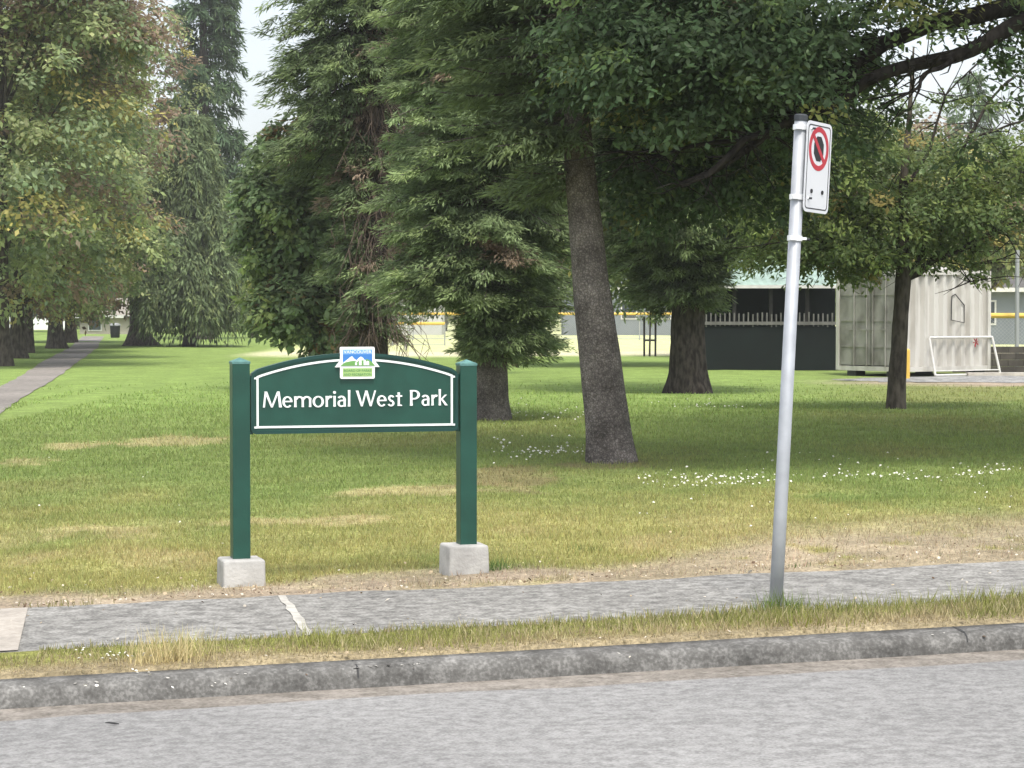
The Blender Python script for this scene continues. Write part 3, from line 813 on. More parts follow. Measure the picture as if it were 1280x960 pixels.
def spruce_crown(seed, path, zs, Rf, nb, ext, puff, nq, L, W, cols, droop=0.5, dead=0.0, t0=0.3, spread=0.45, gap=None):
    """boughs carrying separate flat puffs of short shoots. zs: (low, high, share of boughs), ..."""
    rg = np.random.default_rng(seed)
    V = []; C = []; sticks = []
    zr = np.array([q[2] for q in zs], float); zr /= zr.sum()
    for b in range(nb):
        q = zs[rg.choice(len(zs), p=zr)]
        z = rg.uniform(q[0], q[1]); az = rg.uniform(0, 2 * PI)
        o = lerp_path(path, z)
        dr = np.array([math.cos(az), math.sin(az), 0]); pp = np.array([-dr[1], dr[0], 0])
        Lb = Rf(z, az) * rg.uniform(0.72, 1.12)
        if Lb < 0.12 or (gap is not None and gap(o + dr * Lb * 0.7)): continue
        dd = droop * rg.uniform(0.6, 1.4)
        pos = lambda t: o + dr * (Lb * t) + np.array([0, 0, 1]) * (0.10 * Lb * t - dd * Lb * t ** 2 + 0.16 * Lb * t ** 4)
        sticks.append((np.array([pos(t) for t in np.linspace(0, 1, 5)]), 0.010 + 0.010 * Lb))
        m = max(2, int(Lb * (1 - t0) / (puff * 0.75)))
        bt = rg.uniform(0.72, 1.22); isdead = rg.random() < dead
        for j in range(m):
            t = t0 + (1 - t0) * (j + rg.random()) / m
            for sgn in ((-1, 0, 1) if t < 0.85 else (0,)):
                if sgn and rg.random() < 0.25: continue
                lat = sgn * spread * Lb * (1.08 - t) * rg.uniform(0.5, 1.2)
                c = pos(t) + pp * lat - np.array([0, 0, abs(lat) * rg.uniform(0.15, 0.55)]) + rg.normal(0, puff * 0.25, 3)
                R_ = puff * rg.uniform(0.6, 1.3)
                n = max(8, int(nq * rg.uniform(0.6, 1.3)))
                ax = dr + pp * (sgn * 0.8) + rg.normal(0, 0.2, 3); ax[2] = -0.35 * rg.uniform(0.2, 1.8); ax = ax / np.linalg.norm(ax)
                sd = np.cross(ax, np.array([0, 0, 1.0])); sd /= np.linalg.norm(sd); up = np.cross(sd, ax)
                g_ = norm(rg.normal(0, 1, (n, 3))) * rg.random((n, 1)) ** 0.5
                off = ax[None] * (g_[:, :1] * R_ * 1.25) + sd[None] * (g_[:, 1:2] * R_ * 0.85) + up[None] * (g_[:, 2:3] * R_ * 0.34)
                p = c[None] + off
                d = ax[None] * 0.9 + off / R_ * 0.55 + rg.normal(0, 0.32, (n, 3)); d[:, 2] -= 0.12
                d = norm(d)
                nr = up[None] * 0.8 + off / R_ * 0.7 + rg.normal(0, 0.4, (n, 3))
                s_ = norm(np.cross(nr, d))
                V.append(leaf_quads(p, d, s_, L * rg.uniform(0.6, 1.35, n), W * rg.uniform(0.7, 1.3, n)))
                yg = min(1.0, max(0.0, (t - 0.55) / 0.5)) * rg.uniform(0.0, 1.0)
                base = cols[2] if isdead else cols[0] * (1 - yg) + cols[1] * yg
                C.append(base[None] * bt * rg.uniform(0.8, 1.2) * rg.uniform(0.75, 1.25, (n, 1)))
    return np.concatenate(V), np.concatenate(C), sticks

def sticks_mesh(sticks, n=5):
    m = MB()
    for c, r in sticks:
        m.tube([tuple(p) for p in c], [r * (1 - 0.8 * i / (len(c) - 1)) for i in range(len(c))], n, False)
    return m

def leafy_crown(seed, lobes, nc, nl, L, W, rc, cols, droop=0.15, reject=None, shell=0.33, updir=0.7, flat=0.6):
    """lobes: (cx,cy,cz,rx,ry,rz,weight) - clumps fill the lobes mostly near their skin"""
    rg = np.random.default_rng(seed)
    wts = np.array([l[6] for l in lobes], float); wts /= wts.sum()
    cen = []; V = []; C = []
    for i in range(nc):
        l = lobes[rg.choice(len(lobes), p=wts)]
        dv = rg.normal(0, 1, 3); dv /= np.linalg.norm(dv)
        r = rg.random() ** shell
        c = np.array(l[:3]) + dv * np.array(l[3:6]) * r
        if reject is not None and reject(c): continue
        outd = dv * np.array([1, 1, 0.6]); outd /= np.linalg.norm(outd)
        R_ = rc * rg.uniform(0.55, 1.35)
        m = max(6, int(nl * rg.uniform(0.6, 1.4)))
        g_ = rg.normal(0, 1, (m, 3)); g_ = norm(g_) * (rg.random((m, 1)) ** 0.45)
        off = g_ * np.array([R_, R_, R_ * flat])
        # clumps slope down towards their outer side
        off[:, 2] -= (off @ outd) * 0.35
        p = c[None] + off
        nrm = np.array([0, 0, updir])[None] + g_ * 0.55 + outd[None] * 0.35 + rg.normal(0, 0.42, (m, 3))
        nrm = norm(nrm)
        d = rg.normal(0, 1, (m, 3)) + outd[None] * 0.6 + np.array([0, 0, -droop * 3])[None]
        d = norm(d - nrm * (d * nrm).sum(1, keepdims=True))
        s = np.cross(nrm, d)
        V.append(leaf_quads(p, d, s, L * rg.uniform(0.4, 1.5, m), W * rg.uniform(0.45, 1.4, m)))
        col = cols(rg, c, dv)
        C.append(col[None] * rg.uniform(0.72, 1.32, (m, 1)) * (1 + rg.uniform(-0.06, 0.06, (m, 3))))
        cen.append(c)
    return np.concatenate(V), np.concatenate(C), cen

def limbs_to(cen, start_z, path, r0, seed, k=18, n=6):
    """wooden limbs from the stem out to some of the clumps"""
    rg = np.random.default_rng(seed)
    m = MB()
    idx = rg.choice(len(cen), min(k, len(cen)), replace=False)
    for i in idx:
        c = cen[i]
        z0 = min(max(start_z, c[2] * rg.uniform(0.3, 0.7)), path[-1][2])
        a = lerp_path(path, z0)
        mid = a * 0.5 + c * 0.5 + np.array([0, 0, 0.12 * np.linalg.norm(c - a)]) + rg.normal(0, 0.15, 3)
        q1 = (a + mid) / 2 + rg.normal(0, 0.08, 3)
        m.tube([a, q1, mid, (mid + c) / 2 + rg.normal(0, 0.1, 3), c], [r0, r0 * 0.8, r0 * 0.55, r0 * 0.3, r0 * 0.1], n, False)
    return m

def at(px, Y):
    x = PX(px, Y)
    return (x, Y, gz(x, Y) - 0.02)

SPR = (np.array([0.050, 0.067, 0.034]), np.array([0.086, 0.108, 0.046]))
# --- F: leaning spruce, bare lower stem, right of the sign
b = at(765, 23.8)
t = thing('leaning_spruce', 'tall spruce with bare scaly leaning trunk, right of the green sign', 'tree', b)
pathF = [(0, 0, 0), (-0.06, 0, 0.6), (-0.20, 0.02, 1.7), (-0.30, 0.04, 2.7), (-0.42, 0.05, 4.2), (-0.6, 0.1, 7.5), (-0.8, 0.1, 18)]
tm = trunk_mesh(pathF, [0.235, 0.225, 0.205, 0.175, 0.14, 0.11, 0.02], 3, 28, 1.22, 0.28, 0.07)
V, C, st = spruce_crown(7, pathF, ((2.9, 5.4, 4.0), (5.3, 7.5, 3), (7.5, 17.5, 4)), lambda z, a: 2.3 * min(1, (18.2 - z) / 12) * (0.42 + 0.58 * min(1, (z - 2.9) / 2.4)), 330, None, 0.22, 60, 0.11, 0.024,
                       (SPR[0] * 1.4, SPR[1] * 1.4, np.array([0.11, 0.085, 0.06])), 0.30, 0.03, gap=lambda q: q[2] < 5.6 and not ((q[0] < -0.62 and q[1] > -0.7) or (q[0] > 0.35 and q[2] > 3.9 and q[1] > -0.6)))
quads_mesh('crown', V, C, M['needle'], t)
tm.join(sticks_mesh(st)).build('trunk', M['spruce_bark'], t, True)

# --- E: dense spruce just behind the sign's right post
b = at(612, 34)
t = thing('dense_spruce', 'dense spruce with layered low hanging boughs behind the right end of the sign', 'tree', b)
pathE = [(0, 0, 0), (0.0, 0, 2), (-0.03, 0.02, 6), (0.0, 0, 19)]
tm = trunk_mesh(pathE, [0.25, 0.235, 0.18, 0.02], 4, 24, 1.35, 0.3, 0.07)
def RE(z, a):
    if z < 1.25: r = 0.5 + 0.25 * math.cos(a)
    elif z < 2.0: r = 0.85 + 0.45 * math.cos(a)
    elif z < 7: r = 1.62
    else: r = 1.7 * (19.3 - z) / 12
    return r * (1 - 0.06 * math.cos(a))
V, C, st = spruce_crown(17, pathE, ((1.05, 1.9, 1.5), (1.9, 7.4, 7), (7.4, 18.8, 2.6)), RE, 620, None, 0.20, 66, 0.105, 0.022,
                       (SPR[0] * 1.75, SPR[1] * 1.7, np.array([0.13, 0.10, 0.070])), 0.42, 0.015)
quads_mesh('crown', V, C, M['needle'], t)
tm.join(sticks_mesh(st)).build('trunk', M['spruce_bark'], t, True)

# --- D: older spruce with dead hanging branches, above the middle of the sign
b = at(466, 45)
t = thing('ragged_spruce', 'ragged spruce with brown dead inner branches, trunk behind the top of the sign', 'tree', b)
pathD = [(0, 0, 0), (0.02, 0, 3), (-0.05, 0, 9), (0, 0, 22)]
tm = trunk_mesh(pathD, [0.30, 0.27, 0.2, 0.02], 5, 24, 1.4, 0.4, 0.1)
def RD(z, a):
    if z < 2.6: r = 0.65
    elif z < 5.4: r = 0.85 - 0.18 * math.cos(a)
    elif z < 9: r = 1.35 - 0.55 * math.cos(a)
    else: r = 1.7 * (22.3 - z) / 13
    return r * 1.12
V, C, st = spruce_crown(27, pathD, ((1.4, 2.4, 1), (2.4, 5.2, 3), (5.2, 9.5, 4), (9.5, 21.5, 2.6)), RD, 460, None, 0.24, 56, 0.14, 0.028,
                       (SPR[0] * 1.45, SPR[1] * 1.4, np.array([0.12, 0.092, 0.068])), 0.75, 0.12,
                       gap=lambda q: -0.32 < q[0] < 1.0 and q[1] < 0.8 and (5.2 < q[2] < 6.8 or 2.9 < q[2] < 4.7))
quads_mesh('crown', V, C, M['needle'], t)
tm.join(sticks_mesh(st)).build('trunk', M['dark_bark'], t, True)
# bare dead twigs hanging in the gaps
rg = np.random.default_rng(5)
m = MB()
for i in range(260):
    z = rg.uniform(1.3, 7.2); az = rg.uniform(-2.4, 0.1); l = rg.uniform(0.5, 1.2)
    o = lerp_path(pathD, z); d = np.array([math.cos(az), math.sin(az), 0])
    c = [o + d * l * k + np.array([0, 0, -0.65 * l * k * k - rg.uniform(0, 0.05)]) + rg.normal(0, 0.03, 3) for k in (0.15, 0.4, 0.7, 1.0)]
    m.tube(c, [0.016, 0.013, 0.009, 0.004], 4, False)
    for j in range(7):
        s = c[1 + j % 3]; e = s + np.array([rg.normal(0, 0.13), rg.normal(0, 0.13), -rg.uniform(0.12, 0.5)])
        m.tube([s, (s + e) / 2 + rg.normal(0, 0.02, 3), e], [0.007, 0.006, 0.003], 3, False)
m.build('dead_branches', M['twig'], t)

# --- G: dark conifer right of the leaning one
b = at(862, 45.5)
t = thing('dark_cypress', 'dark evergreen with thick flared trunk standing in the shade left of the dugout', 'tree', b)
pathG = [(0, 0, 0), (-0.05, 0, 1.2), (-0.06, 0, 3.5), (0, 0, 9), (0, 0, 20)]
tm = trunk_mesh(pathG, [0.36, 0.34, 0.28, 0.18, 0.02], 6, 26, 1.45, 0.45, 0.12)
V, C, st = spruce_crown(37, pathG, ((1.9, 8.5, 5), (8.5, 19.5, 2.5)), lambda z, a: (1.75 - 0.65 * max(0, math.cos(a)) * (1 if z < 3.4 else 0) + 0.75 * min(1, max(0, z - 2.6) / 2)) * min(1, (20.2 - z) / 11) * (0.6 + 0.4 * min(1, (z - 1.9) / 1.2)), 460, None, 0.25, 54, 0.14, 0.030, (SPR[0] * 1.15, SPR[1] * 1.15, np.array([0.11, 0.085, 0.06])), 0.45)
quads_mesh('crown', V, C, M['needle'], t)
tm.join(sticks_mesh(st)).build('trunk', M['dark_bark'], t, True)

# --- C: broad leaved tree, low leaves behind the left half of the sign
def chestnut_cols(rg, c, dv):
    q = rg.random()
    base = np.array([0.070, 0.098, 0.044]) if q < 0.66 else (np.array([0.10, 0.130, 0.045]) if q < 0.92 else np.array([0.12, 0.085, 0.035]))
    return base * rg.uniform(0.75, 1.25)
b = at(450, 47.5)
t = thing('horse_chestnut', 'dark broad leaved tree with leaves hanging down behind the left half of the sign', 'tree', b)
pathC = [(0, 0, 0), (-0.15, 0, 2.2), (-0.6, 0, 4.5), (-0.8, 0, 6.5)]
trunk_mesh(pathC, [0.22, 0.2, 0.14, 0.04], 8, 16, 1.3, 0.3).build('trunk', M['dark_bark'], t, True)
V, C, cen = leafy_crown(41, [(-1.35, -0.2, 3.7, 1.25, 1.3, 1.9, 3), (-1.2, -0.7, 1.75, 1.25, 0.9, 0.75, 1.5), (-0.75, -0.9, 1.2, 0.75, 0.5, 0.45, 0.45), (-0.9, 0.2, 5.0, 1.2, 1.2, 1.3, 1)], 560, 56, 0.17, 0.10, 0.33, chestnut_cols, 0.35,
                        reject=lambda c: c[2] < 0.85)
quads_mesh('crown', V, C, M['leaf'], t)
limbs_to(cen, 1.5, pathC, 0.05, 3, 40).build('limbs', M['dark_bark'], t, True)

# --- H: small leafy tree in front of the container
def h_cols(rg, c, dv):
    q = rg.random()
    base = np.array([0.058, 0.082, 0.030]) if q < 0.66 else (np.array([0.092, 0.118, 0.036]) if q < 0.97 else np.array([0.14, 0.12, 0.04]))
    return base * rg.uniform(0.75, 1.25)
YH = 37.5
b = at(1120, YH)
t = thing('small_cherry_tree', 'small spreading tree with slim trunk in front of the shipping container', 'tree', b)
def HP(px, py, dy=0.0):
    return np.array([PX(px, YH + dy) - b[0], dy, PZ(py, YH + dy) - b[2]])
pathH = [(0, 0, 0), tuple(HP(1124, 430)), tuple(HP(1129, 345)), tuple(HP(1126, 250)), tuple(HP(1135, 150)), tuple(HP(1140, 60))]
trunk_mesh(pathH, [0.150, 0.132, 0.135, 0.08, 0.045, 0.015], 9, 18, 1.15, 0.15, 0.12).build('trunk', M['grey_bark'], t, True)
m = MB()
arms = [([(1130, 348), (1165, 325), (1210, 308), (1245, 290), (1290, 270), (1330, 262)], 0.075, -0.3), ([(1130, 350), (1160, 300), (1185, 235), (1205, 180), (1232, 130), (1270, 95)], 0.06, 0.2),
        ([(1127, 340), (1095, 300), (1050, 265), (1000, 240), (950, 232)], 0.055, 0.3), ([(1127, 320), (1105, 250), (1070, 190), (1050, 150)], 0.045, -0.4), ([(1205, 180), (1240, 165), (1285, 150), (1310, 148)], 0.028, 0.2),
        ([(1185, 235), (1225, 215), (1290, 170)], 0.03, 0.2), ([(1165, 325), (1200, 275), (1250, 230), (1300, 205)], 0.035, -0.3), ([(1126, 250), (1160, 190), (1180, 120), (1210, 90)], 0.035, -0.2), ([(1127, 330), (1080, 320), (1020, 300), (960, 305)], 0.04, -0.5),
        ([(1245, 290), (1262, 300), (1280, 330)], 0.02, -0.3), ([(1232, 130), (1255, 130), (1285, 118)], 0.016, 0.2), ([(1210, 308), (1216, 330), (1212, 352)], 0.016, -0.3)]
tips = []
for pts, r, dy in arms:
    c = [HP(p[0], p[1], dy * i / 2) for i, p in enumerate(pts)]
    # smooth by subdividing with jitter
    cc = []
    for i in range(len(c) - 1):
        for k in (0, 0.5):
            cc.append(c[i] * (1 - k) + c[i + 1] * k + (np.random.default_rng(i * 7 + len(pts)).normal(0, 0.02, 3) if k else 0))
    cc.append(c[-1])
    m.tube(cc, [r * (1 - 0.75 * i / (len(cc) - 1)) for i in range(len(cc))], 7, False)
    tips += cc[2:]
rg = np.random.default_rng(8)
for i in range(220):
    s = tips[rg.integers(len(tips))]
    e = s + np.array([rg.normal(0, 0.45), rg.normal(0, 0.45), rg.normal(0.12, 0.3)])
    m.tube([s, (s + e) / 2 + rg.normal(0, 0.05, 3), e], [0.011, 0.008, 0.003], 4, False)
m.build('limbs', M['dark_bark'], t, True)
def hproj(c):
    X = c[0] + b[0]; Y = c[1] + b[1]; Z = c[2] + b[2]
    return 640 + X / Y * F, HOR + (CAM_H - Z) / Y * F
def hrej(c):
    px, py = hproj(c)
    if px > 1120 and py < 170: return random.random() < 0.72
    if px > 1090 and py > 335: return not (1195 < px < 1235 and py < 372) or random.random() < 0.4
    if px > 1240 and py > 250: return random.random() < 0.5
    if px < 1040 and py > 332: return random.random() < 0.9
    if px < 1090 and py > 362: return random.random() < 0.75
    return False
V, C, cen = leafy_crown(51, [(-0.7, 0, 3.4, 2.4, 1.9, 1.35, 3), (1.3, 0, 3.3, 1.5, 1.5, 0.95, 1.4), (-0.7, 0.2, 4.6, 2.2, 1.6, 1.4, 2.0), (-1.3, -0.3, 2.5, 1.6, 1.0, 0.5, 1.5), (1.7, 0, 4.3, 1.2, 1.4, 1.1, 0.9), (1.2, -0.3, 2.3, 0.35, 0.3, 0.3, 0.18)], 1050, 52, 0.10, 0.05, 0.32, h_cols, 0.2, reject=hrej, shell=0.5, flat=0.45)
quads_mesh('crown', V, C, M['leaf'], t)

# --- I: large tree whose limbs reach in from the right
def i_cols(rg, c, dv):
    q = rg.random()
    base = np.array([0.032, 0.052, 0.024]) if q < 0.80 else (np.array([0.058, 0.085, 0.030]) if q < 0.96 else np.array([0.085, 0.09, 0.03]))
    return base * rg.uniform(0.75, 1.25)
YI = 22.0
bx = (7.6, 23.5); b = (bx[0], bx[1], gz(*bx) - 0.02)
t = thing('overhanging_maple', 'large shady tree whose dark limbs reach in from the right above the street sign', 'tree', b)
def IP(px, py, Y=YI):
    return np.array([PX(px, Y) - b[0], Y - b[1], PZ(py, Y) - b[2]])
pathI = [(0, 0, 0), (-0.1, 0, 2.0), (-0.2, -0.1, 4.0), (-0.3, 0, 7.5), (-0.3, 0, 11)]
trunk_mesh(pathI, [0.42, 0.38, 0.30, 0.18, 0.03], 12, 24, 1.35, 0.4, 0.1).build('trunk', M['dark_bark'], t, True)
m = MB(); tips = []
arms = [([tuple(lerp_path(pathI, 2.9)), IP(1420, 25, 22.6), IP(1320, 5, 22.3), IP(1245, 14), IP(1165, 30), IP(1105, 55), IP(1070, 78), IP(1040, 105), IP(1005, 138), IP(960, 168), IP(905, 205), IP(850, 232)], 0.115),
        ([tuple(lerp_path(pathI, 2.6)), IP(1400, 60, 22.2), IP(1300, 22, 21.8), IP(1245, 44, 21.7), IP(1190, 72, 21.7), IP(1125, 86, 21.7), IP(1080, 104, 21.7), IP(1035, 132, 21.8), IP(990, 150, 21.8), IP(930, 175, 21.6), IP(880, 222, 21.6)], 0.10),
        ([IP(1105, 55), IP(1060, 55, 22.4), IP(1020, 78, 22.6), IP(960, 72, 22.8), IP(880, 90, 23)], 0.045), ([IP(1190, 72, 21.7), IP(1160, 90, 21.4), IP(1148, 110, 21.3), IP(1130, 118, 21.2)], 0.03),
        ([tuple(lerp_path(pathI, 3.8)), IP(1300, -80, 23), IP(1150, -110, 23.4), IP(950, -60, 23.6), IP(780, 10, 23.6)], 0.12), ([tuple(lerp_path(pathI, 4.5)), (-2.5, -2.5, 6.4), (-4.5, -3.8, 7.2)], 0.12), ([tuple(lerp_path(pathI, 4.2)), (1.5, 2.0, 6), (2.5, 3, 7.5)], 0.12),
        ([IP(1040, 105), IP(1000, 112, 22.2), IP(950, 110, 22.3), IP(880, 130, 22.4), IP(800, 125, 22.4)], 0.035), ([IP(960, 168), IP(900, 178, 22.3), IP(830, 195, 22.5), IP(770, 190, 22.5)], 0.03)]
for pts, r in arms:
    cc = []
    pts = [np.array(p) for p in pts]
    for i in range(len(pts) - 1):
        for k in (0, 0.34, 0.67):
            cc.append(pts[i] * (1 - k) + pts[i + 1] * k + (np.random.default_rng(i * 5 + int(r * 1000)).normal(0, 0.018, 3) if k else 0))
    cc.append(pts[-1])
    m.tube(cc, [r * (1 - 0.72 * i / (len(cc) - 1)) for i in range(len(cc))], 9, False)
    tips += cc[len(cc) // 3:]
rg = np.random.default_rng(18)
for i in range(260):
    s = tips[rg.integers(len(tips))]
    e = s + np.array([rg.normal(-0.15, 0.4), rg.normal(0, 0.4), rg.normal(0.0, 0.25)])
    m.tube([s, (s + e) / 2 + rg.normal(0, 0.05, 3), e], [0.010, 0.007, 0.003], 4, False)
m.build('limbs', M['backlit_bark'], t, True)
bI = b
def iproj(c):
    X = c[0] + bI[0]; Y = c[1] + bI[1]; Z = c[2] + bI[2]
    return 640 + X / Y * F, HOR + (CAM_H - Z) / Y * F
def irej(c):
    px, py = iproj(c)
    if py < -40: return False
    if px < 690: return True
    if px < 760 and py > 125: return True
    if px > 1100 and 30 < py < 260 and px < 1235: return random.random() < 0.96
    if px >= 1235 and 70 < py < 300: return random.random() < (0.6 if py < 115 else 0.97)
    if px > 1100 and 0 < py <= 30: return random.random() < 0.45
    lim = 310 - 0.45 * max(0, px - 890)
    if py > lim: return True
    if px > 1000 and py > 110: return random.random() < 0.75
    if c[1] + bI[1] < 22.9:
        for (ax_, ay_), (bx_, by_) in zip(LIMB[:-1], LIMB[1:]):
            k_ = min(1, max(0, ((px - ax_) * (bx_ - ax_) + (py - ay_) * (by_ - ay_)) / ((bx_ - ax_) ** 2 + (by_ - ay_) ** 2)))
            if math.hypot(px - ax_ - k_ * (bx_ - ax_), py - ay_ - k_ * (by_ - ay_)) < 36: return random.random() < 0.82
    return False
LIMB = [(1245, 14), (1165, 30), (1105, 55), (1040, 105), (960, 168), (850, 232), (880, 222), (990, 150), (1125, 86), (1190, 72), (1245, 44)]
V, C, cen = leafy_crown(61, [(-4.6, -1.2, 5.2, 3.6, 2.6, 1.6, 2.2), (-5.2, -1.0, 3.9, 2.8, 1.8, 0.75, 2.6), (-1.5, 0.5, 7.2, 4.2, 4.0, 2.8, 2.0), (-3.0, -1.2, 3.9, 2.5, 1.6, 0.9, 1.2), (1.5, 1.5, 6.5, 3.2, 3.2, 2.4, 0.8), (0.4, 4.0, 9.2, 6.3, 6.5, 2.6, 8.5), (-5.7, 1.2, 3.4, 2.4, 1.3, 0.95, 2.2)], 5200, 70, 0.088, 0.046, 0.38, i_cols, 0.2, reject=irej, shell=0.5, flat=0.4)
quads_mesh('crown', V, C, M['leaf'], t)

# --- row of leafy trees left of the footpath
def mk_row_cols(yel, brn):
    def f(rg, c, dv):
        q = rg.random()
        if c[2] > 8.2 and rg.random() < min(0.28, (c[2] - 8.2) * 0.15): q = yel + brn * 0.5
        if q < yel: base = np.array([0.165, 0.150, 0.052])
        elif q < yel + brn: base = np.array([0.112, 0.085, 0.058])
        elif q < yel + brn + 0.35: base = np.array([0.125, 0.146, 0.066])
        else: base = np.array([0.086, 0.110, 0.056])
        return base * rg.uniform(0.8, 1.2)
    return f
def make_row_tree(name, label, px, Y, H, Rr, tr, seed, yel, brn, zlow=2.0, group=None, nc=1000, nl=72, L=0.20, W=0.125, lean=0.0):
    b = at(px, Y)
    t = thing(name, label, 'tree', b, 0, group)
    path = [(0, 0, 0), (lean * 0.3, 0, 1.6), (lean, 0, 4.0), (lean * 1.3, 0, H * 0.6), (lean, 0, H * 0.9)]
    trunk_mesh(path, [tr, tr * 0.85, tr * 0.7, tr * 0.4, tr * 0.1], seed, 16, 1.5 if px < 150 else 2.1, 0.5, 0.12).build('trunk', M['grey_bark'], t, True)
    lobes = [(lean, 0, zlow + (H - zlow) * 0.5, Rr, Rr, (H - zlow) * 0.5, 4)]
    rg = np.random.default_rng(seed)
    for k in range(6):
        a = rg.uniform(0, 6.28); q = rg.uniform(0.5, 0.8)
        lobes.append((lean + math.cos(a) * Rr * q, math.sin(a) * Rr * q, zlow + rg.uniform(0.05, 0.75) * (H - zlow) + 0.6, Rr * 0.45, Rr * 0.45, Rr * 0.35, 0.6))
    V, C, cen = leafy_crown(seed, lobes, nc, nl, L, W, 0.75, mk_row_cols(yel, brn), 0.3, reject=lambda c: c[2] < zlow - 0.2 + rg.random() * 0.6)
    quads_mesh('crown', V, C, M['leaf'], t)
    limbs_to(cen, 1.9, path, tr * 0.3, seed, 24).build('limbs', M['grey_bark'], t, True)
    return t
GRP = 'avenue trees left of the footpath'
make_row_tree('avenue_tree', 'yellowing avenue tree nearest the camera left of the footpath, trunk at the left edge', 4, 68, 15.0, 5.2, 0.22, 101, 0.13, 0.10, 1.35, GRP)
make_row_tree('avenue_tree', 'green avenue tree behind the nearest yellowing one, second trunk from the left', 22, 80, 14.5, 4.8, 0.30, 102, 0.14, 0.08, 1.3, GRP)
make_row_tree('avenue_tree', 'slender trunked avenue tree, third along the footpath from the left edge', 36, 92, 14.5, 4.6, 0.20, 103, 0.16, 0.15, 1.3, GRP)
make_row_tree('avenue_tree', 'avenue tree just right of the white van seen between the trunks', 70, 104, 15, 5.0, 0.36, 104, 0.10, 0.25, 1.3, GRP)
make_row_tree('avenue_tree', 'farthest avenue tree beside the end of the footpath', 88, 124, 15, 5.2, 0.30, 105, 0.12, 0.25, 1.2, GRP)
make_row_tree('copper_beech', 'brown leaved tree with thick flared trunk right of the footpath', 174, 112, 18, 3.7, 0.40, 106, 0.06, 0.5, 1.8, None, 900, 66, 0.21, 0.13, -0.3)

# weeping dark conifer right of the flared trunk, and a tall spruce behind
b = at(238, 108)
t = thing('weeping_conifer', 'dark weeping evergreen with curtain like foliage right of the flared trunk', 'tree', b)
pth = [(0, 0, 0), (0, 0, 6), (0, 0, 11.5)]
trunk_mesh(pth, [0.3, 0.22, 0.03], 30, 14, 1.3, 0.4).build('trunk', M['dark_bark'], t, True)
V, C, st = conifer_crown(47, pth, 11.5, 2.1, 2.4, 460, 32, 9, 0.34, 0.085, (np.array([0.066, 0.088, 0.044]), np.array([0.092, 0.112, 0.05])), 0.55, 0.42, 0.9, 1.5, zdense=(2.6, 6, 0.3))
quads_mesh('crown', V, C, M['needle'], t)
b = at(256, 140)
t = thing('tall_spruce', 'tall dark spruce with sky showing through it at the top left', 'tree', b)
pth = [(0, 0, 0), (0, 0, 10), (0, 0, 33)]
tm = trunk_mesh(pth, [0.45, 0.36, 0.04], 31, 14, 1.3, 0.4)
V, C, st = conifer_crown(57, pth, 33, 5.0, 3.0, 230, 26, 9, 0.50, 0.13, (np.array([0.034, 0.055, 0.028]), np.array([0.050, 0.074, 0.034])), 0.42, 0.45, 0.8, 0.9)
quads_mesh('crown', V, C, M['needle'], t)
tm.join(sticks_mesh(st)).build('trunk', M['dark_bark'], t, True)

# bright willow-like tree far left behind the chestnut
def wil_cols(rg, c, dv):
    return np.array([0.21, 0.24, 0.06]) * rg.uniform(0.7, 1.2)
b = at(318, 150)
t = thing('yellow_willow', 'pale yellow green tree far off left of the dark chestnut leaves', 'tree', b)
pth = [(0, 0, 0), (0, 0, 3), (0, 0, 7)]
trunk_mesh(pth, [0.25, 0.2, 0.05], 33, 12).build('trunk', M['grey_bark'], t, True)
V, C, cen = leafy_crown(71, [(0, 0, 4.8, 2.6, 2.2, 3.6, 1)], 170, 40, 0.4, 0.13, 0.8, wil_cols, 0.9, flat=1.2)
quads_mesh('crown', V, C, M['leaf'], t)

# staked young tree in front of the ball field
b = at(812, 84)
t = thing('staked_young_tree', 'small young tree held by two dark stakes before the bright ball field', 'tree', b)
pth = [(0, 0, 0), (0.02, 0, 1.4), (0.03, 0, 2.8)]
trunk_mesh(pth, [0.035, 0.03, 0.01], 34, 8, 1.1, 0.1).build('trunk', M['dark_bark'], t, True)
V, C, cen = leafy_crown(73, [(0, 0, 1.85, 0.75, 0.6, 0.85, 1)], 36, 20, 0.16, 0.09, 0.22, chestnut_cols, 0.3)
quads_mesh('crown', V, C, M['leaf'], t)
for s in (-0.2, 0.22):
    MB().tube([(s, 0.05, -0.05), (s * 1.02, 0.05, 1.5)], 0.04, 7).build('stake', M['wood_dk'], t)
MB().box((0.01, 0.0, 0.62), (0.5, 0.03, 0.07)).build('brace', M['wood_dk'], t)

make_row_tree('park_tree', 'green tree standing behind the dugout and the container', 1030, 84, 9.2, 5.6, 0.3, 121, 0.10, 0.03, 2.6, 'park trees behind the dugout', 560, 60, 0.26, 0.16)
make_row_tree('park_tree', 'broad low green tree behind the right end of the container', 1215, 98, 8.4, 4.6, 0.3, 122, 0.12, 0.03, 3.0, 'park trees behind the dugout', 520, 60, 0.28, 0.17)
make_row_tree('park_tree', 'leafy green tree behind the dark evergreen, crown filling the space beside the leaning trunk', 872, 68, 9.5, 3.3, 0.22, 123, 0.05, 0.02, 1.75, 'park trees behind the dugout', 950, 62, 0.19, 0.11, -1.9)
make_row_tree('park_tree', 'leafy tree showing between the ragged spruce and the dense spruce', 606, 58, 9.5, 2.3, 0.2, 124, 0.05, 0.02, 2.15, 'park trees behind the dugout', 480, 62, 0.19, 0.11, -1.0)
b = at(1212, 150)
t = thing('pointed_fir', 'distant pointed fir whose tip stands against the pale sky at the upper right', 'tree', b)
pth = [(0, 0, 0), (0, 0, 8), (0, 0, 17.8)]
trunk_mesh(pth, [0.3, 0.2, 0.03], 35, 12, 1.3, 0.4).build('trunk', M['dark_bark'], t, True)
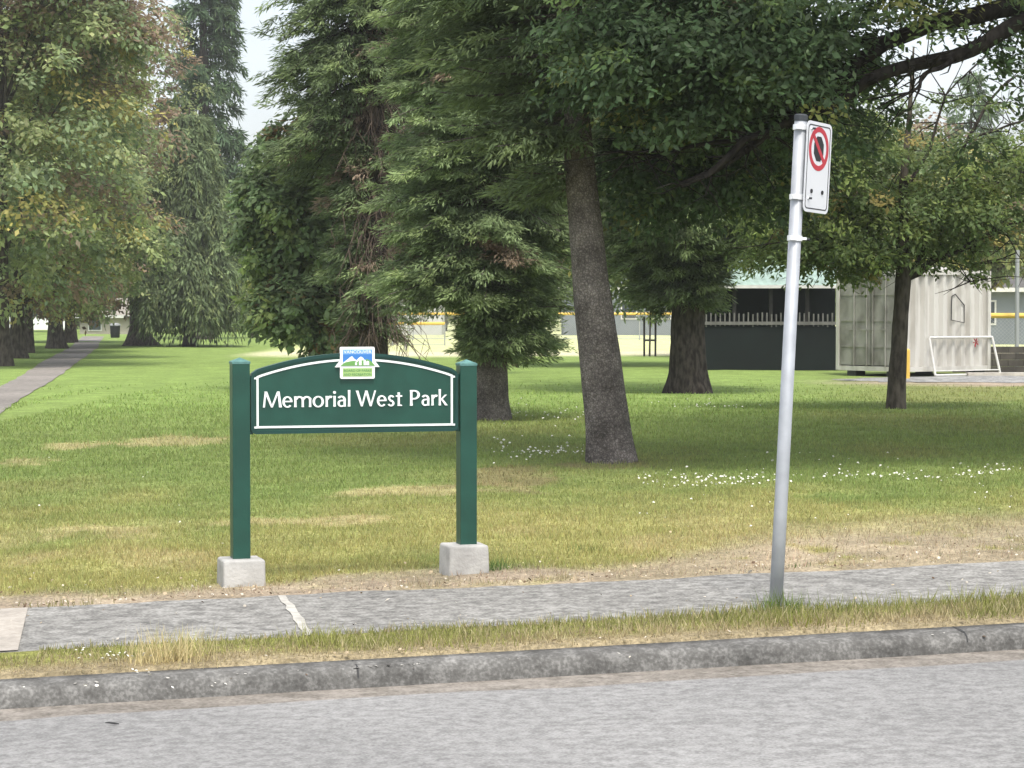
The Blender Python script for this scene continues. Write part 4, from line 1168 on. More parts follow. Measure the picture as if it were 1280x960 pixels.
V, C, st = conifer_crown(67, pth, 18, 2.0, 3.2, 130, 22, 8, 0.45, 0.13, (np.array([0.045, 0.068, 0.034]), np.array([0.06, 0.085, 0.04])), 0.4, 0.45, 0.85, 0.8)
quads_mesh('crown', V, C, M['needle'], t)

# far belt of trees
rgf = np.random.default_rng(90)
VV = []; CC = []
TR = MB()
for i in range(34):
    px = -260 + i * 54 + rgf.uniform(-14, 14); Y = rgf.uniform(196, 240)
    if 290 < px < 345: continue
    x = PX(px, Y); H = rgf.uniform(9.5, 14) if px < 1080 else rgf.uniform(9, 13.5)
    if 225 < px < 380: H *= 0.7
    base = np.array([0.075, 0.105, 0.042]) * rgf.uniform(0.75, 1.4) + np.array([rgf.uniform(0, 0.03), 0, 0])
    V, C, cen = leafy_crown(200 + i, [(x, Y, H * 0.56, 4.4, 3.0, H * 0.44, 1), (x + 1, Y - 1, H * 0.35, 4.0, 2.5, H * 0.28, 0.7)], 110, 34, 0.75, 0.45, 1.4, lambda rg, c, dv: base * rg.uniform(0.75, 1.25), 0.2)
    VV.append(V); CC.append(C)
    TR.tube([(x, Y, -0.1), (x + 0.2, Y, H * 0.3), (x, Y, H * 0.7)], [0.35, 0.28, 0.1], 7, False)
o = quads_mesh('far_trees', np.concatenate(VV), np.concatenate(CC), M['leaf'])
tag(o, 'belt of trees far beyond the ball field', 'trees', kind='stuff')
tk = TR.build('trunks', M['grey_bark'], o); tk['kind'] = 'stuff'

# ------------------------------------------------------------------ park name sign
LX, LY = PX(299.5, 13.40), 13.40
RX, RY = PX(583, 13.81), 13.81
LG, RG = -0.040, 0.004
yaw = math.atan2(RY - LY, RX - LX)
span = math.hypot(RX - LX, RY - LY)
cx, cy = (LX + RX) / 2, (LY + RY) / 2
sign = thing('park_sign', 'dark green arched park name board between two square posts on concrete blocks', 'sign', (cx, cy, -0.02), yaw)
Z0 = -0.02
hs_ = span / 2
PW = 0.106
for s, g_, top in ((-1, LG, 1.312), (1, RG, 1.292)):
    p = MB().box((s * hs_, 0, (g_ + 0.10 + top) / 2 - Z0), (PW, PW, top - g_ - 0.10), bev=0.006).build('post', M['green'], sign)
    c = MB()
    q = PW / 2 + 0.002; zt = top - Z0
    c.add([(s * hs_ - q, -q, zt - 0.012), (s * hs_ + q, -q, zt - 0.012), (s * hs_ + q, q, zt - 0.012), (s * hs_ - q, q, zt - 0.012),
           (s * hs_ - q, -q, zt + 0.002), (s * hs_ + q, -q, zt + 0.002), (s * hs_ + q, q, zt + 0.002), (s * hs_ - q, q, zt + 0.002), (s * hs_, 0, zt + 0.026)],
          [(0, 1, 5, 4), (1, 2, 6, 5), (2, 3, 7, 6), (3, 0, 4, 7), (4, 5, 8), (5, 6, 8), (6, 7, 8), (7, 4, 8), (3, 2, 1, 0)])
    c.build('post_cap', M['green_cap'], p)
    # cast block, slightly tapered
    bm = bmesh.new(); bmesh.ops.create_cube(bm, size=1)
    for v in bm.verts:
        k = 1.0 if v.co.z < 0 else 0.95
        v.co = Vector((v.co.x * 0.262 * k, v.co.y * 0.262 * k, v.co.z * 0.26))
    bmesh.ops.bevel(bm, geom=list(bm.edges), offset=0.016, segments=3, affect='EDGES', profile=0.5)
    bmesh.ops.subdivide_edges(bm, edges=[e for e in bm.edges if e.calc_length() > 0.08], cuts=4, use_grid_fill=True)
    for v in bm.verts:
        v.co += Vector((random.uniform(-1, 1), random.uniform(-1, 1), random.uniform(-1, 1))) * 0.0012
    mb = MB(); bm.verts.index_update()
    mb.add([(v.co.x + s * hs_ + (0.004 if s < 0 else -0.016), v.co.y, v.co.z + g_ + 0.045 - Z0) for v in bm.verts], [[v.index for v in f.verts] for f in bm.faces]); bm.free()
    mb.build('footing_block', M['block'], sign, True)
# board outline: arched top, rounded corners
BW = 1.288 / 2
zb, ze, zc = 0.878 - Z0, 1.252 - Z0, 1.362 - Z0
def outline(inset, r):
    a = BW - inset; b_ = zb + inset; pts = []
    e = ze - inset * 0.75; c_ = zc - inset
    def corner(cx_, cz_, a0, a1):
        for k in range(6):
            t_ = a0 + (a1 - a0) * k / 5
            pts.append((cx_ + r * math.cos(t_), cz_ + r * math.sin(t_)))
    corner(-a + r, b_ + r, PI * 1.5, PI)
    pts.append((-a, e - r * 1.2))
    n_ = 40
    for k in range(n_ + 1):
        x_ = -a + r * 0.25 + (2 * a - r * 0.5) * k / n_
        pts.append((x_, e + (c_ - e) * (1 - (x_ / a) ** 2) - (r * 0.35 if k in (0, n_) else 0)))
    pts.append((a, e - r * 1.2))
    corner(a - r, b_ + r, 0, -PI / 2)
    return pts[::-1]
MB().prism(outline(0, 0.035), -0.026, 0.026).build('board', M['green'], sign)
MB().band(outline(0, 0.035), outline(0.020, 0.02), -0.034, -0.0255).build('board_rim', M['green_d'], sign)
MB().band(outline(0.035, 0.004), outline(0.0475, 0.004), -0.031, -0.0255).build('border_line', M['sign_white'], sign)
# little white ears of the border at its corners and the brackets to the posts
ear = MB(); brk = MB()
for s in (-1, 1):
    for z_ in (0.918 - Z0, 1.213 - Z0):
        MB().box((s * (BW - 0.026), -0.0285, z_), (0.024, 0.004, 0.012)).build('border_ear', M['sign_white'], sign)
        MB().box((s * (BW + (hs_ - PW / 2 - BW) / 2 - 0.004), 0, z_ + (0.005 if z_ > 1.1 else -0.03)), (hs_ - PW / 2 - BW + 0.02, 0.05, 0.024), bev=0.003).build('bracket', M['green_d'], sign)

# lettering -------------------------------------------------------
TK, TN = 0.138, 0.086
def Ln(x0, y0, x1, y1, w0, w1=None):
    w1 = w0 if w1 is None else w1
    if abs(y1 - y0) > abs(x1 - x0) * 0.35:      # mostly upright: cut level
        return [(x0 - w0 / 2, y0), (x0 + w0 / 2, y0), (x1 + w1 / 2, y1), (x1 - w1 / 2, y1)]
    return [(x0, y0 - w0 / 2), (x1, y1 - w1 / 2), (x1, y1 + w1 / 2), (x0, y0 + w0 / 2)]
def Arc(cx_, cy_, rx, ry, a0, a1, wt=TK, wn=TN, n_=22):
    o_ = []; i_ = []
    for k in range(n_ + 1):
        a = R(a0 + (a1 - a0) * k / n_)
        o_.append((cx_ + rx * math.cos(a), cy_ + ry * math.sin(a)))
        i_.append((cx_ + (rx - wt) * math.cos(a), cy_ + (ry - wn) * math.sin(a)))
    return o_ + i_[::-1]
XH = 0.68
def stem(x, h, w=TK):
    return [(x - w * 0.56, 0), (x + w * 0.56, 0), (x + w * 0.47, h * 0.2), (x + w * 0.47, h * 0.8), (x + w * 0.56, h), (x - w * 0.56, h), (x - w * 0.47, h * 0.8), (x - w * 0.47, h * 0.2)]
GL = {
 'M': (1.20, [Ln(0.10, 0, 0.20, 1, 0.115, 0.10), Ln(0.58, 0, 0.21, 1, 0.11, 0.17), Ln(0.58, 0, 0.96, 1, 0.10, 0.11), Ln(1.10, 0, 0.98, 1, 0.17, 0.13)]),
 'e': (0.68, [Arc(0.33, 0.33, 0.31, 0.36, 5, 318), Ln(0.06, 0.36, 0.63, 0.36, 0.085)]),
 'm': (1.16, [stem(0.13, XH), stem(0.58, XH - 0.12), stem(1.03, XH - 0.12), Arc(0.38, 0.44, 0.275, 0.25, 0, 168, 0.145, 0.10), Arc(0.83, 0.44, 0.275, 0.25, 0, 168, 0.145, 0.10), Ln(0.58, 0.4, 0.58, 0.46, 0.14), ]),
 'o': (0.76, [Arc(0.37, 0.33, 0.345, 0.36, 0, 180), Arc(0.37, 0.33, 0.345, 0.36, 180, 360)]),
 'r': (0.48, [stem(0.13, XH), Arc(0.36, 0.40, 0.26, 0.29, 62, 165, 0.14, 0.13)]),
 'i': (0.28, [stem(0.13, XH), Arc(0.13, 0.90, 0.088, 0.088, 0, 180, 0.087, 0.087), Arc(0.13, 0.90, 0.088, 0.088, 180, 360, 0.087, 0.087)]),
 'a': (0.62, [Arc(0.28, 0.44, 0.26, 0.25, 0, 150, 0.14, 0.10), stem(0.47, 0.46, 0.14), Arc(0.27, 0.205, 0.235, 0.225, 60, 310, 0.13, 0.085), Ln(0.30, 0.385, 0.45, 0.41, 0.08)]),
 'l': (0.28, [stem(0.13, 1.04)]),
 'W': (1.34, [Ln(0.40, 0, 0.09, 1, 0.12, 0.16), Ln(0.40, 0, 0.67, 1, 0.09, 0.10), Ln(0.96, 0, 0.67, 1, 0.12, 0.16), Ln(0.96, 0, 1.25, 1, 0.09, 0.10)]),
 's': (0.54, [Arc(0.26, 0.50, 0.20, 0.19, 20, 250, 0.13, 0.09), Arc(0.24, 0.17, 0.22, 0.195, -160, 75, 0.13, 0.09), Ln(0.17, 0.36, 0.36, 0.30, 0.13)]),
 't': (0.46, [stem(0.20, 0.86), Ln(0.02, 0.63, 0.42, 0.63, 0.09), Arc(0.33, 0.12, 0.19, 0.13, 185, 300, 0.12, 0.09)]),
 'P': (0.78, [stem(0.14, 1.0, 0.16), Arc(0.34, 0.70, 0.36, 0.30, -90, 90, 0.16, 0.09), Ln(0.16, 0.955, 0.36, 0.955, 0.09), Ln(0.16, 0.445, 0.36, 0.445, 0.09)]),
 'k': (0.66, [stem(0.13, 1.04), Ln(0.17, 0.32, 0.53, XH, 0.12, 0.12), Ln(0.56, 0, 0.25, 0.42, 0.18, 0.13)]),
}
cap = 0.0955; base_z = 1.0375 - Z0
def word(txt, x0, x1):
    wsum = sum(GL[ch][0] for ch in txt)
    sx = (x1 - x0) / wsum
    x = x0
    for ch in txt:
        m_ = MB()
        for k, pl in enumerate(GL[ch][1]):
            m_.prism([(x + q[0] * sx, base_z + q[1] * cap) for q in pl], -0.0335 - 0.0003 * k, -0.0255)
        m_.build('letter_' + ch.lower(), M['sign_white'], sign)
        x += GL[ch][0] * sx
tx = lambda px: (px - 444.0) / 282.0 * span - 0.000
word('Memorial', tx(329.0), tx(438.5))
word('West', tx(443.6), tx(502.5))
word('Park', tx(510.5), tx(559.5))

# emblem plate on the top edge
em = bpy.data.objects.new('emblem', None)
ex = tx(445.5); ez = 1.302 - Z0
def rrect(w_, h_, r_, cx_=0, cz_=0):
    pts = []
    for sx, sz, a0 in ((1, 1, 0), (-1, 1, 90), (-1, -1, 180), (1, -1, 270)):
        for k in range(5):
            a = R(a0 + 90 * k / 4)
            pts.append((cx_ + sx * (w_ / 2 - r_) + r_ * math.cos(a), cz_ + sz * (h_ / 2 - r_) + r_ * math.sin(a)))
    return pts
sh = lambda pl: [(ex + q[0], ez + q[1]) for q in pl]
ew, eh = 0.214, 0.193
emb = MB()
emb.prism(sh(rrect(ew, eh, 0.010)), -0.043, -0.024)
emb.prism(sh([(-0.138, -0.026), (-ew / 2 + 0.002, 0.016), (-ew / 2 + 0.002, -0.026)]), -0.0425, -0.025)
emb.prism(sh([(0.138, -0.026), (ew / 2 - 0.002, -0.026), (ew / 2 - 0.002, 0.016)]), -0.0425, -0.025)
embo = emb.build('emblem', M['sign_white'], sign)
iw = ew / 2 - 0.016
MB().prism(sh([(-iw, 0.0), (iw, 0.0), (iw, 0.052), (-iw, 0.052)]), -0.0445, -0.043).build('sky_band', M['blue'], embo)
MB().prism(sh([(-iw, 0.052), (iw, 0.052), (iw, 0.081), (-iw, 0.081)]), -0.0445, -0.043).build('title_band', M['blue2'], embo)
mt = MB()
mt.prism(sh([(-iw, 0.0), (-0.075, 0.012), (-0.044, 0.036), (-0.034, 0.041), (-0.020, 0.024), (-0.006, 0.016), (0.008, 0.030), (0.02, 0.038), (0.034, 0.030), (0.046, 0.012), (iw, 0.0)]), -0.0455, -0.0445)
mt.build('snowy_peaks', M['sign_white'], embo)
MB().prism(sh([(-0.108, -0.018), (-0.075, 0.004), (-0.045, 0.010), (-0.022, 0.013), (-0.002, 0.005), (0.016, 0.026), (0.03, 0.014), (0.06, 0.022), (0.082, 0.012), (0.108, -0.018)]), -0.0465, -0.0455).build('green_hill', M['grn'], embo)
ct = MB()
for k, (x_, w_, h_) in enumerate(((-0.010, 0.012, 0.018), (0.016, 0.016, 0.042), (0.044, 0.014, 0.034), (0.062, 0.018, 0.026))):
    ct.prism(sh([(x_ - w_ / 2, -0.014), (x_ + w_ / 2, -0.014), (x_ + w_ / 2, -0.014 + h_ * 0.8), (x_, -0.014 + h_), (x_ - w_ / 2, -0.014 + h_ * 0.8)]), -0.0475, -0.0465)
ct.build('white_towers', M['sign_white'], embo)
MB().prism(sh([(-iw, -0.083), (iw, -0.083), (iw, -0.032), (-iw, -0.032)]), -0.0445, -0.043).build('lower_panel', M['lime'], embo)
def small_text(name, txt, w_, z_, size, m_):
    cu = bpy.data.curves.new(name, 'FONT'); cu.body = txt; cu.size = size; cu.align_x = 'CENTER'; cu.extrude = 0.0006
    tmp = bpy.data.objects.new(name, cu); COL.objects.link(tmp)
    dg = bpy.context.evaluated_depsgraph_get()
    me = bpy.data.meshes.new_from_object(tmp.evaluated_get(dg))
    bpy.data.objects.remove(tmp); bpy.data.curves.remove(cu)
    xs = [v.co.x for v in me.vertices]; sc = w_ / (max(xs) - min(xs))
    for v in me.vertices:
        v.co = Vector((v.co.x * sc + ex, -0.0454 - v.co.z, ez + z_ + v.co.y))
    me.materials.clear(); me.materials.append(m_)
    o_ = bpy.data.objects.new(name, me); COL.objects.link(o_); o_.parent = embo
    return o_
small_text('title_text', 'VANCOUVER', 2 * iw * 0.94, 0.0575, 0.026, M['sign_white'])
small_text('panel_text', 'BOARD OF PARKS', 2 * iw * 0.94, -0.053, 0.020, M['ink'])
small_text('panel_text', 'AND RECREATION', 2 * iw * 0.94, -0.077, 0.020, M['ink'])

# ------------------------------------------------------------------ no stopping sign on its leaning pole
PY = 12.0
PXX = PX(970.5, PY)
pole = thing('street_sign', 'narrow white no stopping sign flagged off a leaning galvanised pole by the kerb', 'sign', (PXX, PY, gz(PXX, PY) - 0.02), 0)
pole.rotation_euler = (0, R(2.75), 0)
PH = PZ(150, PY) - gz(PXX, PY) + 0.02
MB().tube([(0, 0, -0.1), (0, 0, 0.5), (0, 0, PH)], [0.037, 0.036, 0.034], 24).build('pole', M['galv'], pole, True)
MB().tube([(0, 0, PH - 0.006), (0, 0, PH + 0.022), (0, 0, PH + 0.030)], [0.0365, 0.0365, 0.028], 20).build('pole_cap', M['galv_d'], pole)
for z_ in (PH - 0.040, PH - 0.412, PH - 0.632):
    st_ = MB().tube([(0, 0, z_ - 0.014), (0, 0, z_ + 0.014)], 0.041, 20)
    st_.box((0.048, -0.006, z_), (0.028, 0.022, 0.014))
    st_.box((-0.012, -0.042, z_), (0.032, 0.012, 0.022))
    so = st_.build('strap', M['band_m'], pole)
    MB().tube([(0.054, -0.006, z_ - 0.003), (0.080, -0.012, z_ - 0.003)], 0.006, 8).build('strap_bolt', M['galv_d'], so)
pa = R(56)
plw, plh = 0.300, 0.485
pl = bpy.data.objects.new('plate', None)
# plate mesh in its own frame then turned about the pole
def plate_build(mb, name, m_, parent):
    Mx = Matrix.Translation((0.028, -0.052, PH - 0.245)) @ Matrix.Rotation(pa, 4, 'Z')
    mb.v = [tuple(Mx @ Vector(v)) for v in mb.v]
    return mb.build(name, m_, parent)
hx = plw / 2
plate = plate_build(MB().prism(rrect(plw, plh, 0.035, hx, 0), -0.0015, 0.0015), 'plate', M['plate'], pole)
fr = MB().band(rrect(plw - 0.034, plh - 0.034, 0.024, hx, 0), rrect(plw - 0.046, plh - 0.046, 0.020, hx, 0), -0.0024, -0.0014)
plate_build(fr, 'border', M['black'], plate)
def ell(r_, n_=40, cx_=hx, cz_=0.100):
    return [(cx_ + r_ * math.cos(2 * PI * k / n_), cz_ + r_ * math.sin(2 * PI * k / n_)) for k in range(n_)]
plate_build(MB().band(ell(0.118), ell(0.090), -0.0026, -0.0014), 'red_ring', M['red'], plate)
plate_build(MB().prism([(hx + 0.062 * math.cos(R(22.5 + 45 * k)), 0.100 + 0.072 * math.sin(R(22.5 + 45 * k))) for k in range(8)], -0.0024, -0.0014), 'black_octagon', M['black'], plate)
a = R(-45); c_, s_ = math.cos(a), math.sin(a)
plate_build(MB().prism([(hx + q[0] * c_ - q[1] * s_, 0.100 + q[0] * s_ + q[1] * c_) for q in ((-0.100, -0.013), (0.100, -0.013), (0.100, 0.013), (-0.100, 0.013))], -0.0031, -0.0014), 'red_slash', M['red'], plate)
for q in (0.085, 0.215):
    plate_build(MB().prism(ell(0.0115, 14, q, -0.130), -0.006, -0.0012), 'bolt', M['black'], plate)

# ------------------------------------------------------------------ shipping container
CXc, CYc = PX(1131, 56), 56.0
ca = math.atan2(1.42, 1.95)            # long side runs away to the right
gzc = gz(CXc + 1, CYc + 1)
cont = thing('shipping_container', 'short cream shipping container with weathered double doors toned dark as in shade, beyond the lawn at right', 'container', (CXc, CYc, gzc), ca)
LEN, WID, HGT, LIFT = 3.12, 2.42, 2.55, 0.13
# local: x along the long side, y along the door end (0 near corner), outer faces y=0 (long) and x=0 (doors)
def corr(mb, along, fixed, length, flip, z0, z1, pitch=0.31, dep=0.10):
    n_ = int(length / pitch); pitch = length / n_
    pr = []
    for k in range(n_):
        s0 = k * pitch
        pr += [(s0, 0), (s0 + pitch * 0.30, 0), (s0 + pitch * 0.5, dep), (s0 + pitch * 0.80, dep)]
    pr.append((length, 0))
    vs = []; fs = []
    for s0, d0 in pr:
        x_, y_ = (s0 + 0.06, fixed + (d0 if not flip else -d0)) if along == 'x' else (fixed + (d0 if not flip else -d0), s0 + 0.06)
        vs += [(x_, y_, z0), (x_, y_, z1)]
    for i in range(len(pr) - 1):
        fs.append((2 * i, 2 * i + 2, 2 * i + 3, 2 * i + 1))
    mb.add(vs, fs)
sw = MB(); corr(sw, 'x', 0.02, LEN - 0.12, False, LIFT + 0.10, LIFT + HGT - 0.10)
sw.build('side_wall', M['cont'], cont)
sw = MB(); corr(sw, 'x', WID - 0.02, LEN - 0.12, True, LIFT + 0.10, LIFT + HGT - 0.10)
sw.build('side_wall', M['cont'], cont)
sw = MB(); corr(sw, 'y', LEN - 0.02, WID - 0.12, True, LIFT + 0.10, LIFT + HGT - 0.10)
sw.build('end_wall', M['cont'], cont)
fr = MB()
for x_ in (0.04, LEN - 0.04):
    for y_ in (0.04, WID - 0.04):
        fr.box((x_, y_, LIFT + HGT / 2), (0.11, 0.11, HGT), bev=0.01)
for z_ in (LIFT + 0.055, LIFT + HGT - 0.055):
    for y_ in (0.035, WID - 0.035): fr.box((LEN / 2, y_, z_), (LEN - 0.19, 0.085, 0.12))
    for x_ in (0.035, LEN - 0.035): fr.box((x_, WID / 2, z_), (0.085, WID - 0.19, 0.12))
fr.build('frame', M['cont'], cont)
MB().box((LEN / 2, WID / 2, LIFT + HGT - 0.02), (LEN - 0.14, WID - 0.14, 0.06)).build('roof', M['cont'], cont)
MB().box((LEN / 2, WID / 2, LIFT + 0.05), (LEN - 0.16, WID - 0.16, 0.08)).build('floor', M['steel_dk'], cont)
for k, (y0_, y1_) in enumerate(((0.105, WID / 2 - 0.008), (WID / 2 + 0.008, WID - 0.105))):
    d = MB().box((0.035, (y0_ + y1_) / 2, LIFT + HGT / 2), (0.05, y1_ - y0_, HGT - 0.28), bev=0.004)
    for z_ in (LIFT + 0.62, LIFT + 1.28, LIFT + 1.94):
        d.box((0.004, (y0_ + y1_) / 2, z_), (0.022, y1_ - y0_ - 0.16, 0.05))
    dd = d.build('door', M['cont_shade'], cont)
    lk = MB()
    yb = y1_ - 0.10 if k == 0 else y0_ + 0.10
    for y_ in (yb, (y0_ + y1_) / 2):
        lk.tube([(-0.025, y_, LIFT + 0.12), (-0.025, y_, LIFT + HGT - 0.12)], 0.018, 8)
        lk.box((-0.03, y_ + 0.1, LIFT + 1.05), (0.02, 0.26, 0.03))
    lk.build('lock_bar', M['cont_shade'], dd)
for x_, y_ in ((0.2, 0.5), (0.2, 1.9), (2.9, 0.3), (2.9, 2.1)):
    MB().box((x_, y_, LIFT / 2 - 0.02), (0.35, 0.3, LIFT + 0.03)).build('support_block', M['steel_dk'], cont)
# black outline shape and red splash of paint on the long side
q = [(1.68, 2.02), (1.80, 2.08), (2.14, 1.80), (2.14, 1.35), (1.66, 1.42)]
mk = MB()
mk.tube([(x_, -0.006, z_) for x_, z_ in q] + [(q[0][0], -0.006, q[0][1])], 0.014, 6)
mk.build('black_outline', M['steel_dk'], cont)
rp = MB()
for k in range(6):
    a = 2 * PI * k / 6 + 0.3; r_ = 0.06 + 0.05 * random.random()
    rp.prism([(2.60, 0.86), (2.60 + r_ * math.cos(a - 0.25), 0.86 + r_ * math.sin(a - 0.25)), (2.60 + r_ * 1.4 * math.cos(a), 0.86 + r_ * 1.4 * math.sin(a))], -0.004 - 0.001 * k, 0.02)
rp.build('red_paint_mark', M['red'], cont)
def cw(x_, y_, z_):      # container frame -> world
    return (CXc + x_ * math.cos(ca) - y_ * math.sin(ca), CYc + x_ * math.sin(ca) + y_ * math.cos(ca), gzc + z_)
o = thing('leaning_barrier', 'white tubular frame leaning on the long side of the shipping container', 'frame', cw(2.0, -0.3, 0), ca)
fx0, fx1 = -1.22, 1.18
pts = [(fx0, 0, 0.03), (fx1, 0, 0.03), (fx1 - 0.04, 0.25, 0.98), (fx0 + 0.04, 0.25, 0.98), (fx0, 0, 0.03)]
for i in range(4):
    MB().tube([pts[i], pts[i + 1]], 0.032, 8).build('rail', M['white_steel'], o)
MB().tube([(fx0 + 0.02, 0.03, 0.14), (fx1 - 0.02, 0.03, 0.14)], 0.018, 6).build('rail', M['white_steel'], o)
for k, (x_, z_, l_) in enumerate(((0.75, 0.06, 1.7), (0.95, 0.14, 1.5))):
    p_ = cw(x_ + 0.2, 0.35 + 0.3 * k, LIFT + HGT + 0.012)
    o = MB().box((0, 0, 0.035), (l_, 0.22, 0.07), bev=0.006).build('white_board', M['white_steel'], loc=p_)
    o.rotation_euler = (0, 0, ca + 0.05 * k)
    tag(o, ('long' if k == 0 else 'short') + ' white board lying on the roof of the shipping container, ' + ('nearer its long side' if k == 0 else 'farther from its long side'), 'board', 'boards on the container roof')
xx = PX(1134, 54.6)
o = MB().tube([(0, 0, -0.05), (0, 0, 0.70), (0, 0, 0.74)], [0.07, 0.07, 0.04], 12).build('bollard', M['yellow'], loc=(xx, 54.6, gz(xx, 54.6)))
tag(o, 'short yellow post behind the slim trunk at the corner of the container', 'post')
xx = PX(1266, 57)
o = MB().box((0, 0, 0.05), (2.4, 0.25, 0.09), bev=0.008).build('plank', M['plank'], loc=(xx, 57, gz(xx, 57)))
o.rotation_euler = (0, 0, 0.1)
tag(o, 'long grey timber plank on the ground at the right edge beside the container', 'plank')

# ------------------------------------------------------------------ dugout
YD = 62.5
dx0, dx1 = PX(868, YD), PX(1052, YD + 1)
gd = gz((dx0 + dx1) / 2, YD)
dug = thing('dugout', 'low open dugout with pale green roof and black wind screen, left of the container', 'shelter', ((dx0 + dx1) / 2, YD, gd))
W_ = dx1 - dx0; hw = W_ / 2
zl = lambda py: PZ(py, YD) - gd
# roof slopes up away from the camera with fine ribs
rf = MB()
n_ = 40
vs = []; fs = []
zr0, zr1 = zl(357), zl(330)
for k in range(n_ + 1):
    x_ = -hw - 0.15 + (W_ + 0.3) * k / n_
    d_ = 0.02 * (k % 2)
    vs += [(x_, -0.35, zr0 + d_), (x_, 2.6, zr1 + d_ + 0.15), (x_, -0.35, zr0 + d_ - 0.03), (x_, 2.6, zr1 + d_ + 0.12)]
for k in range(n_):
    a = 4 * k; b_ = a + 4
    fs += [(a, b_, b_ + 1, a + 1), (a + 2, a + 3, b_ + 3, b_ + 2), (a, a + 2, b_ + 2, b_), (a + 1, b_ + 1, b_ + 3, a + 3)]
rf.add(vs, fs); rf.build('roof', M['roofg'], dug)
MB().box((0, -0.365, zr0 - 0.035), (W_ + 0.3, 0.03, 0.09)).build('fascia', M['white_steel'], dug)
for k in range(5):
    x_ = -hw + 0.1 + (W_ - 0.2) * k / 4
    MB().box((x_, 0, zr0 / 2), (0.1, 0.1, zr0 - 0.02)).build('post', M['wood_dk'], dug)
    MB().box((x_, 2.4, 1.3), (0.1, 0.1, 2.6)).build('post', M['wood_dk'], dug)
MB().box((0, -0.07, zl(408) / 2), (W_, 0.02, zl(408))).build('wind_screen', M['screen'], dug)
MB().box((0, 2.3, 1.3), (W_, 0.03, 2.4)).build('back_screen', M['screen'], dug)
MB().box((0, 1.7, 0.48), (W_ - 0.3, 0.4, 0.06)).build('bench', M['wood_dk'], dug)
pk = MB()
for k in range(int(W_ / 0.13)):
    x_ = -hw + 0.06 + k * 0.13
    pk.box((x_, -0.10, (zl(408) + zl(392)) / 2 + random.uniform(-0.02, 0.05)), (0.04, 0.02, zl(392) - zl(408)))
pk.build('picket_rail', M['picket'], dug)
MB().box((0, -0.125, zl(404)), (W_, 0.02, 0.09)).build('rail', M['picket'], dug)

# ------------------------------------------------------------------ fences
def chain_fence(name, label, x0, x1, Y, h, post_every, yellow=True, mesh=True, slope=0.0):
    L_ = x1 - x0
    o = thing(name, label, 'fence', ((x0 + x1) / 2, Y, gz((x0 + x1) / 2, Y)), slope)
    k = int(L_ / post_every) + 1
    for i in range(k):
        x_ = -L_ / 2 + L_ * i / (k - 1)
        MB().tube([(x_, 0, -0.1), (x_, 0, h)], 0.035, 7).build('post', M['chain'], o)
    if yellow:
        MB().tube([(-L_ / 2, 0, h), (L_ / 2, 0, h)], 0.075, 8).build('yellow_cap', M['yellow'], o)
    MB().tube([(-L_ / 2, 0, 0.08), (L_ / 2, 0, 0.08)], 0.02, 6).build('bottom_rail', M['chain'], o)
    m = MB(); st = 0.11; wv = 0.005
    for i in range(int((L_ + h) / st)):
        s = -L_ / 2 + i * st
        for sg in (1, -1):
            a0, a1 = (s - h, s) if sg > 0 else (s, s - h)
            t0, t1 = 0.0, 1.0
            ax, bx_ = a0, a1
            # clip to the fence
            lo, hi = -L_ / 2, L_ / 2
            def cut(x_a, x_b):
                ts = [0.0, 1.0]
                for lim in (lo, hi):
                    if (x_a - lim) * (x_b - lim) < 0: ts.append((lim - x_a) / (x_b - x_a))
                ts = sorted(ts)
                best = None
                for p_, q_ in zip(ts[:-1], ts[1:]):
                    md = x_a + (x_b - x_a) * (p_ + q_) / 2
                    if lo <= md <= hi and q_ - p_ > 1e-3: best = (p_, q_)
                return best
            cc = cut(ax, bx_)
            if not cc: continue
            p_, q_ = cc
            xa, xb = ax + (bx_ - ax) * p_, ax + (bx_ - ax) * q_
            za, zb_ = 0.05 + (h - 0.05) * p_, 0.05 + (h - 0.05) * q_
            yo = 0.004 * sg
            m.add([(xa - wv, yo, za), (xa + wv, yo, za), (xb + wv, yo, zb_), (xb - wv, yo, zb_)], [(0, 1, 2, 3)])
    m.build('chain_link', M['chain'], o, fix=False)
    return o
chain_fence('outfield_fence', 'yellow capped chain link fence along the far side of the ball field', PX(375, 135), PX(870, 135), 135, 1.58, 3.0)
chain_fence('infield_fence', 'nearer short yellow capped chain link fence on the left side of the ball field', PX(425, 112), PX(556, 112), 112, 1.12, 2.4)
chain_fence('side_fence', 'yellow capped chain link fence at the right edge behind the container', PX(1225, 64), PX(1340, 64), 64, 1.56, 2.3)
xx = PX(1271, 63.4)
o = MB().tube([(0, 0, -0.1), (0, 0, 3.4)], 0.06, 10).build('fence_pole', M['chain'], loc=(xx, 63.4, gz(xx, 63.4)))
tag(o, 'tall grey pole at the right edge beside the yellow capped fence', 'pole')
o = MB()
for i in range(4):
    for j in range(8):
        o.box((-1.6 + j * 0.42 + (0.21 if i % 2 else 0), 0, 0.09 + i * 0.18), (0.412, 0.2, 0.172), bev=0.006)
xx = PX(1275, 60.5)
o = o.build('low_block_wall', M['wallblk'], loc=(xx, 60.5, gz(xx, 60.5) - 0.02))
tag(o, 'low dark block wall below the fence at the right edge', 'wall')

# foul pole markers on the field
for px, Y, h, lab in ((424, 105, 1.15, 'short white marker post on the field left of the ragged spruce'), (507, 100, 1.2, 'short white marker post on the field between the two spruces')):
    xx = PX(px, Y)
    o = MB().tube([(0, 0, -0.05), (0, 0, h), (0, 0, h + 0.03)], [0.06, 0.06, 0.03], 8).build('marker_post', M['white_steel'], loc=(xx, Y, gz(xx, Y)))
    tag(o, lab, 'post', 'marker posts on the ball field')

